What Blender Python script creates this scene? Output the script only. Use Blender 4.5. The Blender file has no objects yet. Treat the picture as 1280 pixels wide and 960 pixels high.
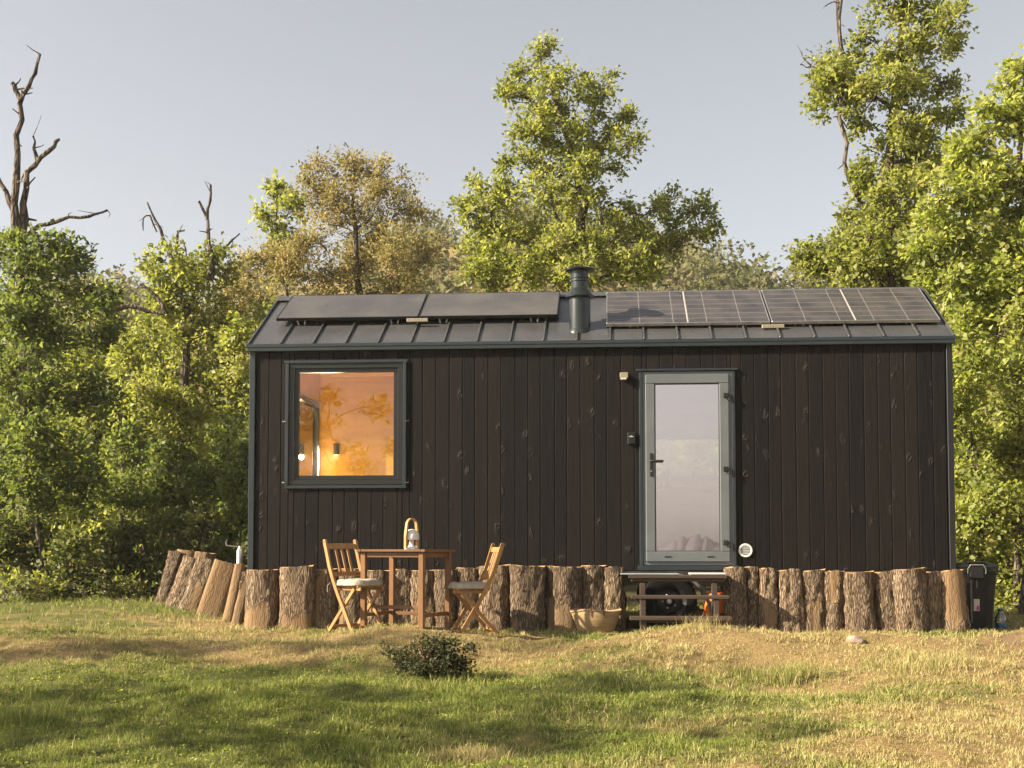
import bpy, math, random
import numpy as np

# ------------------------------------------------------------------ camera
R = math.radians
F = 1600.0            # focal length in pixels of the 1280 px wide photograph
PITCH = R(3.0)
HOR = 685.0           # row of the horizon
PP = HOR - F * math.tan(PITCH)
CAMZ = 0.83
scene = bpy.context.scene
COL = scene.collection
cam_d = bpy.data.cameras.new('camera')
cam = bpy.data.objects.new('camera', cam_d)
COL.objects.link(cam)
cam.location = (0, 0, CAMZ)
cam.rotation_euler = (R(90) + PITCH, 0, 0)
cam_d.sensor_width = 36.0
cam_d.lens = 36.0 * F / 1280.0
cam_d.shift_y = (PP - 480.0) / 1280.0
cam_d.clip_start = 0.1
cam_d.clip_end = 3000
scene.camera = cam

# ------------------------------------------------------------------ light
SUN_EL = R(30.0)
SUN_AZ = R(13.0)      # the light travels +x and a little +y
world = bpy.data.worlds.new('World')
scene.world = world
world.use_nodes = True
wn = world.node_tree
bg = wn.nodes['Background']
sky = wn.nodes.new('ShaderNodeTexSky')
sky.sky_type = 'NISHITA'
sky.sun_disc = False
sky.sun_elevation = SUN_EL
sky.sun_rotation = math.atan2(-math.cos(SUN_AZ), -math.sin(SUN_AZ))
sky.altitude = 300
sky.air_density = 1.0
sky.dust_density = 2.2
sky.ozone_density = 1.0
hsv = wn.nodes.new('ShaderNodeHueSaturation')
hsv.inputs['Saturation'].default_value = 0.26
wn.links.new(sky.outputs[0], hsv.inputs['Color'])
wn.links.new(hsv.outputs[0], bg.inputs['Color'])
bg.inputs['Strength'].default_value = 0.062
sun_d = bpy.data.lights.new('sun', 'SUN')
sun_d.energy = 5.0
sun_d.angle = R(0.6)
sun_d.color = (1.0, 0.87, 0.66)
sun = bpy.data.objects.new('sun', sun_d)
COL.objects.link(sun)
from mathutils import Vector, Matrix
sdir = Vector((math.cos(SUN_AZ) * math.cos(SUN_EL), math.sin(SUN_AZ) * math.cos(SUN_EL), -math.sin(SUN_EL)))
sun.rotation_euler = sdir.to_track_quat('-Z', 'Y').to_euler()
vs = scene.view_settings
scene.display_settings.display_device = 'sRGB'
vs.view_transform = 'Standard'
vs.look = 'None'
vs.gamma = 1.0
vs.exposure = 1.58
vs.use_curve_mapping = False
scene.render.engine = 'CYCLES'
cy = scene.cycles
cy.use_denoising = True
cy.max_bounces = 8
cy.diffuse_bounces = 4
cy.glossy_bounces = 4
cy.transmission_bounces = 4
cy.transparent_max_bounces = 12
cy.sample_clamp_indirect = 6.0
cy.caustics_reflective = False
cy.caustics_refractive = False

rng = np.random.default_rng(7)
random.seed(7)
V = lambda *a: np.array(a, dtype=float)

# ------------------------------------------------------------------ measuring
def ray(px, py):
    u = (px - 640.0) / F
    v = (PP - py) / F
    return V(u, math.cos(PITCH) - v * math.sin(PITCH), math.sin(PITCH) + v * math.cos(PITCH))

def at(px, py, Y):
    d = ray(px, py)
    return V(0, 0, CAMZ) + d * (Y / d[1])

_ph = np.random.default_rng(3)
_waves = [(_ph.uniform(0, 6.28), _ph.uniform(0, 6.28), _ph.uniform(.7, 1.4)) for _ in range(9)]

def noise2(x, y, wl):
    s = 0
    for a, p, k in _waves:
        s = s + np.sin((np.cos(a) * x + np.sin(a) * y) * 6.283 * k / wl + p)
    return s / 4.2

_w3 = _ph.normal(size=(10, 3)); _w3 /= np.linalg.norm(_w3, axis=1)[:, None]
_p3 = _ph.uniform(0, 6.28, 10)
_k3 = _ph.uniform(.7, 1.5, 10)

def noise3(P, wl, seed=0.0):
    s = np.zeros(len(P))
    for w, p, k in zip(_w3, _p3, _k3):
        s += np.sin(P @ w * 6.283 * k / wl + p + seed * (1 + k))
    return s / 4.5

def sstep(a, b, x):
    t = np.clip((x - a) / (b - a), 0, 1)
    return t * t * (3 - 2 * t)

def ground(x, y):
    x = np.asarray(x, float); y = np.asarray(y, float)
    d = 12.0 - y
    soft = np.where(d > 0, d * d / (d + 0.8), 0)
    z = -0.062 * np.minimum(soft, 14.0) - 0.004 * np.clip(soft - 14, 0, 400)
    near = np.exp(-((x / 14) ** 2)) * sstep(-8, 0, y) * (1 - sstep(12.0, 13.0, y))
    z = z + near * (0.058 * noise2(x, y, 2.6) + 0.034 * noise2(y + 4, x - 3, 1.0))
    z = z - .085 * (1 - sstep(10.2 + .25 * noise2(x, x * .3, 3.0), 11.5, y)) * sstep(-9, -6, -np.abs(x)) * sstep(-6, 2, y)
    # raised bank in front of the logs, the soft hump at the left
    z = z + 0.05 * np.exp(-((y - 11.7) / .35) ** 2) * sstep(0.2, 2.2, x) * (1 - sstep(4.0, 5.2, x))
    z = z + 0.14 * sstep(-2.4, -4.6, x) * sstep(12.0, 16.0, y)
    z = z + 0.05 * np.exp(-((x + 2.3) / .55) ** 2 - ((y - 11.4) / .3) ** 2)
    z = z + 0.09 * np.exp(-((x + .1) / .3) ** 2 - ((y - 6.75) / .25) ** 2)
    return z

def ground_at(px, py):
    d = ray(px, py)
    t = 2.0
    while t < 60:
        p = V(0, 0, CAMZ) + d * t
        if p[2] <= ground(p[0], p[1]):
            return p
        t += 0.01
    return p

# cabin frame: x along the front wall, y into the cabin, z up
PHI = R(4.4)
CL = 7.2
CWD = 2.42
_Y = 13.42
C0 = at(313.5, 570, _Y); C0[2] = 0
EX = V(math.cos(PHI), -math.sin(PHI), 0)
EY = V(math.sin(PHI), math.cos(PHI), 0)

def loc(px, py, ly):
    """cabin coordinates (x, z) of the point of the plane y = ly seen at that pixel"""
    o = V(0, 0, CAMZ); d = ray(px, py)
    q = C0 + EY * ly
    t = ((q - o) @ EY) / (d @ EY)
    p = o + d * t
    return (p - C0) @ EX, p[2]

def c2w(x, y, z):
    return C0 + EX * x + EY * y + V(0, 0, z)

# ------------------------------------------------------------------ mesh building
class MB:
    def __init__(self):
        self.v = []; self.f = []; self.smooth = False

    def add(self, vs_, fs):
        b = len(self.v)
        self.v += [tuple(map(float, p)) for p in vs_]
        self.f += [tuple(i + b for i in f) for f in fs]
        return self

    def box(self, a, b, c=0.0, M=None):
        """chamfered box between corners a and b"""
        a = np.array(a, float); b = np.array(b, float)
        lo = np.minimum(a, b); hi = np.maximum(a, b)
        c = min(c, *(0.45 * (hi - lo)))
        vs_ = []
        if c <= 0:
            for x in (lo[0], hi[0]):
                for y in (lo[1], hi[1]):
                    for z in (lo[2], hi[2]):
                        vs_.append((x, y, z))
            fs = [(0, 1, 3, 2), (4, 6, 7, 5), (0, 4, 5, 1), (2, 3, 7, 6), (0, 2, 6, 4), (1, 5, 7, 3)]
        else:
            idx = {}
            for sx in (0, 1):
                for sy in (0, 1):
                    for sz in (0, 1):
                        s = (sx, sy, sz)
                        for ax in range(3):
                            p = []
                            for k in range(3):
                                e = hi[k] if s[k] else lo[k]
                                p.append(e if k == ax else e + (-c if s[k] else c))
                            idx[(s, ax)] = len(vs_); vs_.append(tuple(p))
            fs = []
            for ax in range(3):
                o1, o2 = (ax + 1) % 3, (ax + 2) % 3
                for sd in (0, 1):
                    q = []
                    for (i, j) in ((0, 0), (1, 0), (1, 1), (0, 1)):
                        s = [0, 0, 0]; s[ax] = sd; s[o1] = i; s[o2] = j
                        q.append(idx[(tuple(s), ax)])
                    fs.append(tuple(q if sd else q[::-1]))
            for ax in range(3):
                o1, o2 = (ax + 1) % 3, (ax + 2) % 3
                for i in (0, 1):
                    for j in (0, 1):
                        s0 = [0, 0, 0]; s1 = [0, 0, 0]
                        s0[o1] = s1[o1] = i; s0[o2] = s1[o2] = j; s1[ax] = 1
                        q = (idx[(tuple(s0), o1)], idx[(tuple(s1), o1)], idx[(tuple(s1), o2)], idx[(tuple(s0), o2)])
                        fs.append(q if (i == j) else q[::-1])
            for sx in (0, 1):
                for sy in (0, 1):
                    for sz in (0, 1):
                        s = (sx, sy, sz)
                        q = (idx[(s, 0)], idx[(s, 1)], idx[(s, 2)])
                        fs.append(q if (sx + sy + sz) % 2 else q[::-1])
        if M is not None:
            vs_ = [tuple(M @ Vector(p)) for p in vs_]
        return self.add(vs_, fs)

    def bar(self, p, q, w, h, up=(0, 0, 1), c=0.003):
        """rectangular bar from p to q, w wide (sideways), h high (along up)"""
        p = Vector(p); q = Vector(q)
        d = (q - p); L = d.length; d.normalize()
        u = Vector(up); s = d.cross(u)
        if s.length < 1e-4: s = d.cross(Vector((0, 1, 0)))
        s.normalize(); u = s.cross(d)
        M = Matrix((( d.x, s.x, u.x, p.x), (d.y, s.y, u.y, p.y), (d.z, s.z, u.z, p.z), (0, 0, 0, 1)))
        return self.box((0, -w / 2, -h / 2), (L, w / 2, h / 2), c, M)

    def tube(self, pts, rad, n=8, cap=True):
        pts = [Vector(p) for p in pts]
        if not hasattr(rad, '__len__'): rad = [rad] * len(pts)
        vs_ = []; fs = []
        ref = Vector((0.31, 0.17, 0.93))
        for i, p in enumerate(pts):
            d = (pts[min(i + 1, len(pts) - 1)] - pts[max(i - 1, 0)])
            if d.length < 1e-9: d = Vector((0, 0, 1))
            d.normalize()
            s = d.cross(ref)
            if s.length < .05: s = d.cross(Vector((1, 0, 0)))
            s.normalize(); u = s.cross(d)
            for k in range(n):
                a = 6.28318 * k / n
                vs_.append(p + (s * math.cos(a) + u * math.sin(a)) * rad[i])
        m = len(pts)
        for i in range(m - 1):
            for k in range(n):
                k2 = (k + 1) % n
                fs.append((i * n + k, i * n + k2, (i + 1) * n + k2, (i + 1) * n + k))
        if cap:
            fs.append(tuple(range(n))[::-1]); fs.append(tuple((m - 1) * n + k for k in range(n)))
        return self.add(vs_, fs)

    def lathe(self, prof, n=24, center=(0, 0, 0), sx=1, sy=1, cap=True):
        """profile [(r, z)...] turned round z"""
        vs_ = []; fs = []
        for r, z in prof:
            for k in range(n):
                a = 6.28318 * k / n
                vs_.append((center[0] + r * math.cos(a) * sx, center[1] + r * math.sin(a) * sy, center[2] + z))
        m = len(prof)
        for i in range(m - 1):
            for k in range(n):
                k2 = (k + 1) % n
                fs.append((i * n + k, i * n + k2, (i + 1) * n + k2, (i + 1) * n + k))
        if cap:
            fs.append(tuple(range(n))[::-1]); fs.append(tuple((m - 1) * n + k for k in range(n)))
        return self.add(vs_, fs)

    def prism(self, poly, d0, d1, axis='y'):
        """polygon of (a, b) extruded along an axis"""
        n = len(poly); vs_ = []
        for d in (d0, d1):
            for a, b in poly:
                vs_.append({'x': (d, a, b), 'y': (a, d, b), 'z': (a, b, d)}[axis])
        fs = [tuple(range(n)), tuple(range(2 * n - 1, n - 1, -1))]
        for i in range(n):
            j = (i + 1) % n
            fs.append((i, i + n, j + n, j))
        return self.add(vs_, fs)

    def mesh(self, name, smooth=False):
        me = bpy.data.meshes.new(name)
        me.from_pydata(self.v, [], self.f)
        import bmesh
        bm = bmesh.new(); bm.from_mesh(me)
        bmesh.ops.recalc_face_normals(bm, faces=bm.faces)
        bm.to_mesh(me); bm.free()
        if smooth:
            me.polygons.foreach_set('use_smooth', [True] * len(me.polygons))
            me.set_sharp_from_angle(angle=R(40))
        return me

    def build(self, name, mat, parent=None, smooth=False, loc=(0, 0, 0), rot=(0, 0, 0)):
        return obj(name, self.mesh(name, smooth), mat, parent, loc, rot)


def obj(name, me, mat=None, parent=None, loc=(0, 0, 0), rot=(0, 0, 0)):
    if mat is not None and len(me.materials) == 0: me.materials.append(mat)
    o = bpy.data.objects.new(name, me)
    COL.objects.link(o)
    o.location = loc; o.rotation_euler = rot
    if parent is not None: o.parent = parent
    return o

def empty(name, loc=(0, 0, 0), rz=0, parent=None):
    o = bpy.data.objects.new(name, None)
    COL.objects.link(o)
    o.location = loc; o.rotation_euler = (0, 0, rz)
    o.empty_display_size = .1
    if parent is not None: o.parent = parent
    return o

def tag(o, label=None, cat=None, group=None, kind=None):
    if label: o['label'] = label
    if cat: o['category'] = cat
    if group: o['group'] = group
    if kind: o['kind'] = kind
    return o

def np_mesh(name, verts, quads=None, tris=None, attr=None, smooth=False):
    me = bpy.data.meshes.new(name)
    verts = np.asarray(verts, np.float32)
    nq = 0 if quads is None else len(quads); nt = 0 if tris is None else len(tris)
    me.vertices.add(len(verts)); me.vertices.foreach_set('co', verts.ravel())
    li = []
    if nq: li.append(np.asarray(quads, np.int32).ravel())
    if nt: li.append(np.asarray(tris, np.int32).ravel())
    li = np.concatenate(li)
    me.loops.add(len(li)); me.loops.foreach_set('vertex_index', li)
    st = np.concatenate([np.arange(nq) * 4, nq * 4 + np.arange(nt) * 3]).astype(np.int32)
    me.polygons.add(nq + nt)
    me.polygons.foreach_set('loop_start', st)
    if smooth: me.polygons.foreach_set('use_smooth', np.ones(nq + nt, bool))
    me.update(calc_edges=True)
    if attr:
        for k, a in attr.items():
            at_ = me.attributes.new(k, 'FLOAT', 'POINT')
            at_.data.foreach_set('value', np.asarray(a, np.float32))
    return me

# ------------------------------------------------------------------ materials
class NT:
    """small helper to write node trees"""
    def __init__(self, name):
        self.m = bpy.data.materials.new(name); self.m.use_nodes = True
        self.t = self.m.node_tree; self.t.nodes.clear()
        self.out = self.t.nodes.new('ShaderNodeOutputMaterial')

    def n(self, typ, **kw):
        nd = self.t.nodes.new('ShaderNode' + typ)
        for k, v in kw.items():
            if k in ('op',): nd.operation = v
            elif hasattr(nd, k) and k not in nd.inputs: setattr(nd, k, v)
            else: self.set(nd.inputs[k], v)
        return nd

    def set(self, sock, v):
        if hasattr(v, 'outputs'): v = v.outputs[0]
        if isinstance(v, bpy.types.NodeSocket): self.t.links.new(v, sock)
        else:
            if sock.type == 'RGBA' and len(v) == 3: v = (*v, 1)
            sock.default_value = v

    def math(self, op, a, b=0.0, clamp=False):
        nd = self.n('Math', op=op); nd.use_clamp = clamp
        self.set(nd.inputs[0], a); self.set(nd.inputs[1], b)
        return nd.outputs[0]

    def mix(self, f, a, b):
        nd = self.n('Mix'); nd.data_type = 'RGBA'
        self.set(nd.inputs[0], f); self.set(nd.inputs[6], a); self.set(nd.inputs[7], b)
        return nd.outputs[2]

    def coord(self, scale=(1, 1, 1), rand=False, space='Object'):
        tc = self.n('TexCoord')
        src = tc.outputs['Object' if space == 'World' else space]
        if space == 'World':
            src = self.n('NewGeometry').outputs['Position']
        if rand:
            oi = self.n('ObjectInfo')
            va = self.n('VectorMath'); va.operation = 'ADD'
            self.set(va.inputs[0], src)
            cm = self.n('CombineXYZ')
            r = self.math('MULTIPLY', oi.outputs['Random'], 91.7)
            self.set(cm.inputs[0], r); self.set(cm.inputs[1], self.math('MULTIPLY', r, .37)); self.set(cm.inputs[2], self.math('MULTIPLY', r, 1.7))
            self.set(va.inputs[1], cm); src = va.outputs[0]
        mp = self.n('Mapping'); self.set(mp.inputs['Vector'], src); mp.inputs['Scale'].default_value = scale
        return mp.outputs[0]

    def noise(self, vec, scale=5, detail=4, rough=.55, dist=0):
        nd = self.n('TexNoise'); self.set(nd.inputs['Vector'], vec)
        nd.inputs['Scale'].default_value = scale; nd.inputs['Detail'].default_value = detail
        nd.inputs['Roughness'].default_value = rough; nd.inputs['Distortion'].default_value = dist
        return nd.outputs['Fac']

    def ramp(self, f, stops):
        nd = self.n('ValToRGB'); self.set(nd.inputs[0], f)
        el = nd.color_ramp.elements
        while len(el) < len(stops): el.new(.5)
        for e, (p, c) in zip(el, stops):
            e.position = p; e.color = c if len(c) == 4 else (*c, 1)
        return nd.outputs[0]

    def smooth(self, f, a, b):
        nd = self.n('MapRange'); nd.interpolation_type = 'SMOOTHSTEP'
        self.set(nd.inputs[0], f); nd.inputs[1].default_value = a; nd.inputs[2].default_value = b
        return nd.outputs[0]

    def bump(self, h, strength=.3, dist=.01, normal=None):
        nd = self.n('Bump'); self.set(nd.inputs['Height'], h)
        nd.inputs['Strength'].default_value = strength; nd.inputs['Distance'].default_value = dist
        if normal is not None: self.set(nd.inputs['Normal'], normal)
        return nd.outputs[0]

    def principled(self, col, rough=.5, metal=0, normal=None, spec=.5, **kw):
        nd = self.n('BsdfPrincipled')
        self.set(nd.inputs['Base Color'], col); self.set(nd.inputs['Roughness'], rough)
        self.set(nd.inputs['Metallic'], metal); nd.inputs['Specular IOR Level'].default_value = spec
        if normal is not None: self.set(nd.inputs['Normal'], normal)
        for k, v in kw.items(): self.set(nd.inputs[k], v)
        self.t.links.new(nd.outputs[0], self.out.inputs[0])
        return nd

    def surf(self, sh):
        if hasattr(sh, 'outputs'): sh = sh.outputs[0]
        self.t.links.new(sh, self.out.inputs[0])


def simple(name, c1, c2=None, scale=8, rough=.5, metal=0, bump=.15, stretch=(1, 1, 1), spec=.5, rand=True, dist=.004):
    t = NT(name); c2 = c2 or tuple(x * .8 for x in c1)
    co = t.coord(stretch, rand)
    nz = t.noise(co, scale, 5)
    fine = t.noise(co, scale * 9, 3)
    col = t.mix(t.smooth(nz, .3, .7), c1, c2)
    rg = t.math('ADD', rough - .08, t.math('MULTIPLY', fine, .16))
    t.principled(col, rg, metal, t.bump(t.math('ADD', nz, t.math('MULTIPLY', fine, .5)), bump, dist), spec)
    return t.m

def m_board():
    t = NT('charred_board')
    co = t.coord((1, 1, 1), True)
    grain = t.noise(t.coord((60, 60, 2.2), True), 1.0, 6, .6, .6)
    big = t.noise(co, 1.3, 3)
    vo = t.n('TexVoronoi'); vo.feature = 'F1'; vo.inputs['Randomness'].default_value = .9
    wv = t.n('TexNoise'); t.set(wv.inputs['Vector'], t.coord((8.0, 3, 5.0), True)); wv.inputs['Scale'].default_value = 2.2
    ws = t.n('VectorMath'); ws.operation = 'SCALE'; ws.inputs['Scale'].default_value = .55; t.set(ws.inputs[0], wv.outputs['Color'])
    wa = t.n('VectorMath'); wa.operation = 'ADD'; t.set(wa.inputs[0], t.coord((8.0, 3, 5.0), True)); t.set(wa.inputs[1], ws)
    t.set(vo.inputs['Vector'], wa); vo.inputs['Scale'].default_value = 1.0
    d = vo.outputs['Distance']
    pick = t.smooth(t.n('SeparateColor', Color=vo.outputs['Color']).outputs[0], .60, .64)
    knot = t.math('MULTIPLY', t.math('SUBTRACT', 1.0, t.smooth(d, .10, .34)), pick)
    core = t.math('MULTIPLY', t.math('SUBTRACT', 1.0, t.smooth(d, .05, .15)), pick)
    rings = t.math('SINE', t.math('MULTIPLY', d, 48.0))
    oi = t.n('ObjectInfo').outputs['Random']
    base = t.mix(oi, (.0040, .0038, .0040), (.0115, .0092, .0079))
    col = t.mix(t.math('MULTIPLY', t.smooth(grain, .35, .8), .55), base, (.0175, .0142, .0126))
    col = t.mix(t.math('MULTIPLY', t.smooth(big, .5, .8), .5), col, (.0042, .0043, .0048))
    col = t.mix(t.math('MULTIPLY', knot, .85), col, (.026, .0215, .0195))
    col = t.mix(core, col, (.0026, .0025, .0025))
    scr = t.smooth(t.noise(t.coord((90, 90, 5), True), 1.0, 2), .72, .80)
    col = t.mix(t.math('MULTIPLY', scr, .14), col, (.08, .07, .06))
    h = t.math('ADD', t.math('MULTIPLY', grain, .35), t.math('MULTIPLY', knot, t.math('ADD', .95, t.math('MULTIPLY', rings, .45))))
    h = t.math('SUBTRACT', h, t.math('MULTIPLY', core, .35))
    t.principled(col, t.math('ADD', .60, t.math('MULTIPLY', grain, .25)), 0, t.bump(h, 1.0, .009), .14)
    return t.m

def m_wood(name, c1, c2, stretch, rough=.5, bump=.25):
    t = NT(name)
    g = t.noise(t.coord(stretch, True), 1.0, 6, .62, .8)
    b = t.noise(t.coord((1, 1, 1), True), 3.0, 3)
    col = t.mix(t.smooth(g, .3, .72), c1, c2)
    col = t.mix(t.math('MULTIPLY', t.smooth(b, .45, .75), .4), col, tuple(x * .55 for x in c1))
    t.principled(col, rough, 0, t.bump(g, bump, .003), .4)
    return t.m

def m_leaf(name, dark, light, transl=.38, gloss=.05, hue=None):
    t = NT(name)
    tone = t.n('Attribute', attribute_name='tone').outputs['Fac']
    mid = tuple((a + b) / 2 for a, b in zip(dark, light))
    col = t.ramp(tone, [(0.0, dark), (.5, mid), (.88, light), (1.0, hue or light)])
    di = t.n('BsdfDiffuse', Color=col)
    bright = t.n('HueSaturation', Color=col); bright.inputs['Value'].default_value = 1.5; bright.inputs['Saturation'].default_value = 1.12
    tr = t.n('BsdfTranslucent', Color=bright.outputs[0])
    mx = t.n('MixShader'); mx.inputs[0].default_value = transl + .16
    t.t.links.new(di.outputs[0], mx.inputs[1]); t.t.links.new(tr.outputs[0], mx.inputs[2])
    gl = t.n('BsdfGlossy', Roughness=.55); gl.inputs['Color'].default_value = (.8, .8, .7, 1)
    m2 = t.n('MixShader'); m2.inputs[0].default_value = gloss * .6
    t.t.links.new(mx.outputs[0], m2.inputs[1]); t.t.links.new(gl.outputs[0], m2.inputs[2])
    t.surf(m2)
    return t.m

def m_bark(name, c1, c2, c3, zs=.28, scale=26, bump=.9, dist=.02):
    t = NT(name)
    co = t.coord((1, 1, zs), True)
    vo = t.n('TexVoronoi'); vo.feature = 'DISTANCE_TO_EDGE'; vo.inputs['Scale'].default_value = scale
    wob = t.noise(co, 9, 4); 
    va = t.n('VectorMath'); va.operation = 'ADD'; t.set(va.inputs[0], co)
    sc = t.n('VectorMath'); sc.operation = 'SCALE'; sc.inputs['Scale'].default_value = .07
    nz = t.n('TexNoise'); t.set(nz.inputs['Vector'], co); nz.inputs['Scale'].default_value = 9
    t.set(sc.inputs[0], nz.outputs['Color']); t.set(va.inputs[1], sc)
    t.set(vo.inputs['Vector'], va)
    e = t.smooth(vo.outputs['Distance'], .0, .22)
    fine = t.noise(co, 70, 4)
    col = t.mix(t.math('MULTIPLY', e, 1.0), c3, t.mix(t.smooth(wob, .35, .7), c1, c2))
    col = t.mix(t.math('MULTIPLY', t.smooth(fine, .5, .8), .35), col, tuple(min(1, x * 1.7) for x in c1))
    h = t.math('ADD', e, t.math('MULTIPLY', fine, .45))
    return t, col, h

def m_log():
    t, bark, h = m_bark('log_bark', (.205, .142, .088), (.265, .195, .130), (.088, .059, .038), .16, 58)
    bare = t.n('Attribute', attribute_name='bare').outputs['Fac']
    oi = t.n('ObjectInfo').outputs['Random']
    g = t.noise(t.coord((22, 22, 1.6), True), 1.0, 6, .6, .6)
    crack = t.smooth(t.noise(t.coord((42, 42, 1.3), True), 1.0, 3, .5, .4), .62, .72)
    wood = t.mix(t.smooth(g, .3, .7), (.23, .155, .088), (.155, .100, .056))
    wood = t.mix(t.math('MULTIPLY', oi, .35), wood, (.30, .17, .07))
    wood = t.mix(t.math('MULTIPLY', crack, .7), wood, (.10, .06, .03))
    vary = t.n('HueSaturation', Color=bark)
    t.set(vary.inputs['Value'], t.math('ADD', .8, t.math('MULTIPLY', oi, .5)))
    edge = t.noise(t.coord((1, 1, .6), True), 20, 4)
    b = t.smooth(t.math('ADD', bare, t.math('MULTIPLY', t.math('SUBTRACT', edge, .5), .5)), .42, .58)
    col = t.mix(b, vary.outputs[0], wood)
    hh = t.math('ADD', t.math('MULTIPLY', h, t.math('SUBTRACT', 1.0, t.math('MULTIPLY', b, .75))), t.math('MULTIPLY', g, t.math('MULTIPLY', b, .5)))
    t.principled(col, .85, 0, t.bump(hh, .9, .012), .2)
    return t.m

def m_treebark():
    t, bark, h = m_bark('tree_bark', (.13, .10, .075), (.19, .15, .12), (.04, .03, .024), .3, 14)
    t.principled(bark, .9, 0, t.bump(h, .8, .02), .2)
    return t.m

def m_cut():
    t = NT('cut_wood')
    co = t.coord((1, 1, 1), True)
    sep = t.n('SeparateXYZ', Vector=t.coord((1, 1, 1)))
    r = t.math('SQRT', t.math('ADD', t.math('POWER', sep.outputs[0], 2.0), t.math('POWER', sep.outputs[1], 2.0)))
    nz = t.noise(co, 14, 3)
    ring = t.math('SINE', t.math('ADD', t.math('MULTIPLY', r, 420.0), t.math('MULTIPLY', nz, 9.0)))
    col = t.mix(t.smooth(ring, -.6, .9), (.42, .24, .10), (.52, .33, .16))
    col = t.mix(t.smooth(nz, .55, .75), col, (.22, .13, .07))
    t.principled(col, .85, 0, t.bump(ring, .2, .002), .2)
    return t.m

def m_ground():
    t = NT('lawn_soil')
    w = t.coord((1, 1, 1), space='World')
    a = t.noise(w, .8, 5); b = t.noise(w, 3.5, 5); c = t.noise(w, 26, 5, .7); d = t.noise(w, 120, 3, .7)
    dry = t.mix(t.smooth(c, .3, .7), (.36, .255, .115), (.24, .165, .075))
    grn = t.mix(t.smooth(c, .3, .7), (.105, .120, .034), (.16, .155, .050))
    gr = t.n('Attribute', attribute_name='green').outputs['Fac']
    col = t.mix(t.smooth(t.math('ADD', gr, t.math('MULTIPLY', t.math('SUBTRACT', b, .5), .9)), .35, .65), dry, grn)
    soil = t.mix(c, (.15, .095, .055), (.22, .145, .085))
    col = t.mix(t.math('MULTIPLY', t.smooth(t.math('ADD', t.math('MULTIPLY', b, .6), t.math('MULTIPLY', a, .4)), .56, .66), .75), col, soil)
    sl = t.n('Attribute', attribute_name='soil').outputs['Fac']
    col = t.mix(t.smooth(t.math('ADD', sl, t.math('MULTIPLY', t.math('SUBTRACT', b, .5), 1.3)), .25, .75), col, t.mix(c, (.20, .125, .075), (.29, .195, .120)))
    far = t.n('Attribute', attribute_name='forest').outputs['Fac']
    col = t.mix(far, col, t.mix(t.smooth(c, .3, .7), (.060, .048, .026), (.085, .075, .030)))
    h = t.math('ADD', c, t.math('MULTIPLY', d, .7))
    t.principled(col, .95, 0, t.bump(h, 1.0, .03), .1)
    return t.m

def m_grass():
    t = NT('grass_blades')
    dry = t.n('Attribute', attribute_name='dry').outputs['Fac']
    tone = t.n('Attribute', attribute_name='tone').outputs['Fac']
    g = t.mix(tone, (.135, .180, .034), (.305, .340, .085))
    s = t.mix(tone, (.35, .280, .115), (.60, .510, .255))
    col = t.mix(dry, g, s)
    di = t.n('BsdfDiffuse', Color=col); tr = t.n('BsdfTranslucent', Color=col)
    mx = t.n('MixShader'); mx.inputs[0].default_value = .35
    t.t.links.new(di.outputs[0], mx.inputs[1]); t.t.links.new(tr.outputs[0], mx.inputs[2])
    t.surf(mx)
    return t.m

def m_glass(name, refl, tint):
    t = NT(name)
    tr = t.n('BsdfTransparent', Color=tint)
    co = t.coord((1, 1, 1))
    gl = t.n('BsdfGlossy', Roughness=0.012, Normal=t.bump(t.noise(co, 1.6, 1), .05, .02))
    gl.inputs['Color'].default_value = (1, .92, .90, 1)
    fr = t.n('Fresnel'); fr.inputs['IOR'].default_value = 1.5
    mx = t.n('MixShader'); t.set(mx.inputs[0], t.math('ADD', fr.outputs[0], refl, True))
    t.t.links.new(tr.outputs[0], mx.inputs[1]); t.t.links.new(gl.outputs[0], mx.inputs[2])
    t.surf(mx)
    return t.m

def m_cells():
    t = NT('solar_cells')
    uv = t.coord((1, 1, 1))
    br = t.n('TexBrick'); t.set(br.inputs['Vector'], uv)
    br.offset = 0; br.squash = 1
    br.inputs['Scale'].default_value = 1.0; br.inputs['Brick Width'].default_value = .35
    br.inputs['Row Height'].default_value = .1480; br.inputs['Mortar Size'].default_value = .0032; br.inputs['Mortar Smooth'].default_value = .2
    br.inputs['Color1'].default_value = (.030, .027, .029, 1); br.inputs['Color2'].default_value = (.036, .032, .033, 1)
    br.inputs['Mortar'].default_value = (.24, .215, .195, 1)
    nz = t.noise(uv, 3, 5)
    col = t.mix(t.math('MULTIPLY', t.smooth(nz, .3, .7), .35), br.outputs['Color'], (.14, .118, .100))
    t.principled(col, .30, 0, None, .5)
    return t.m

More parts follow.
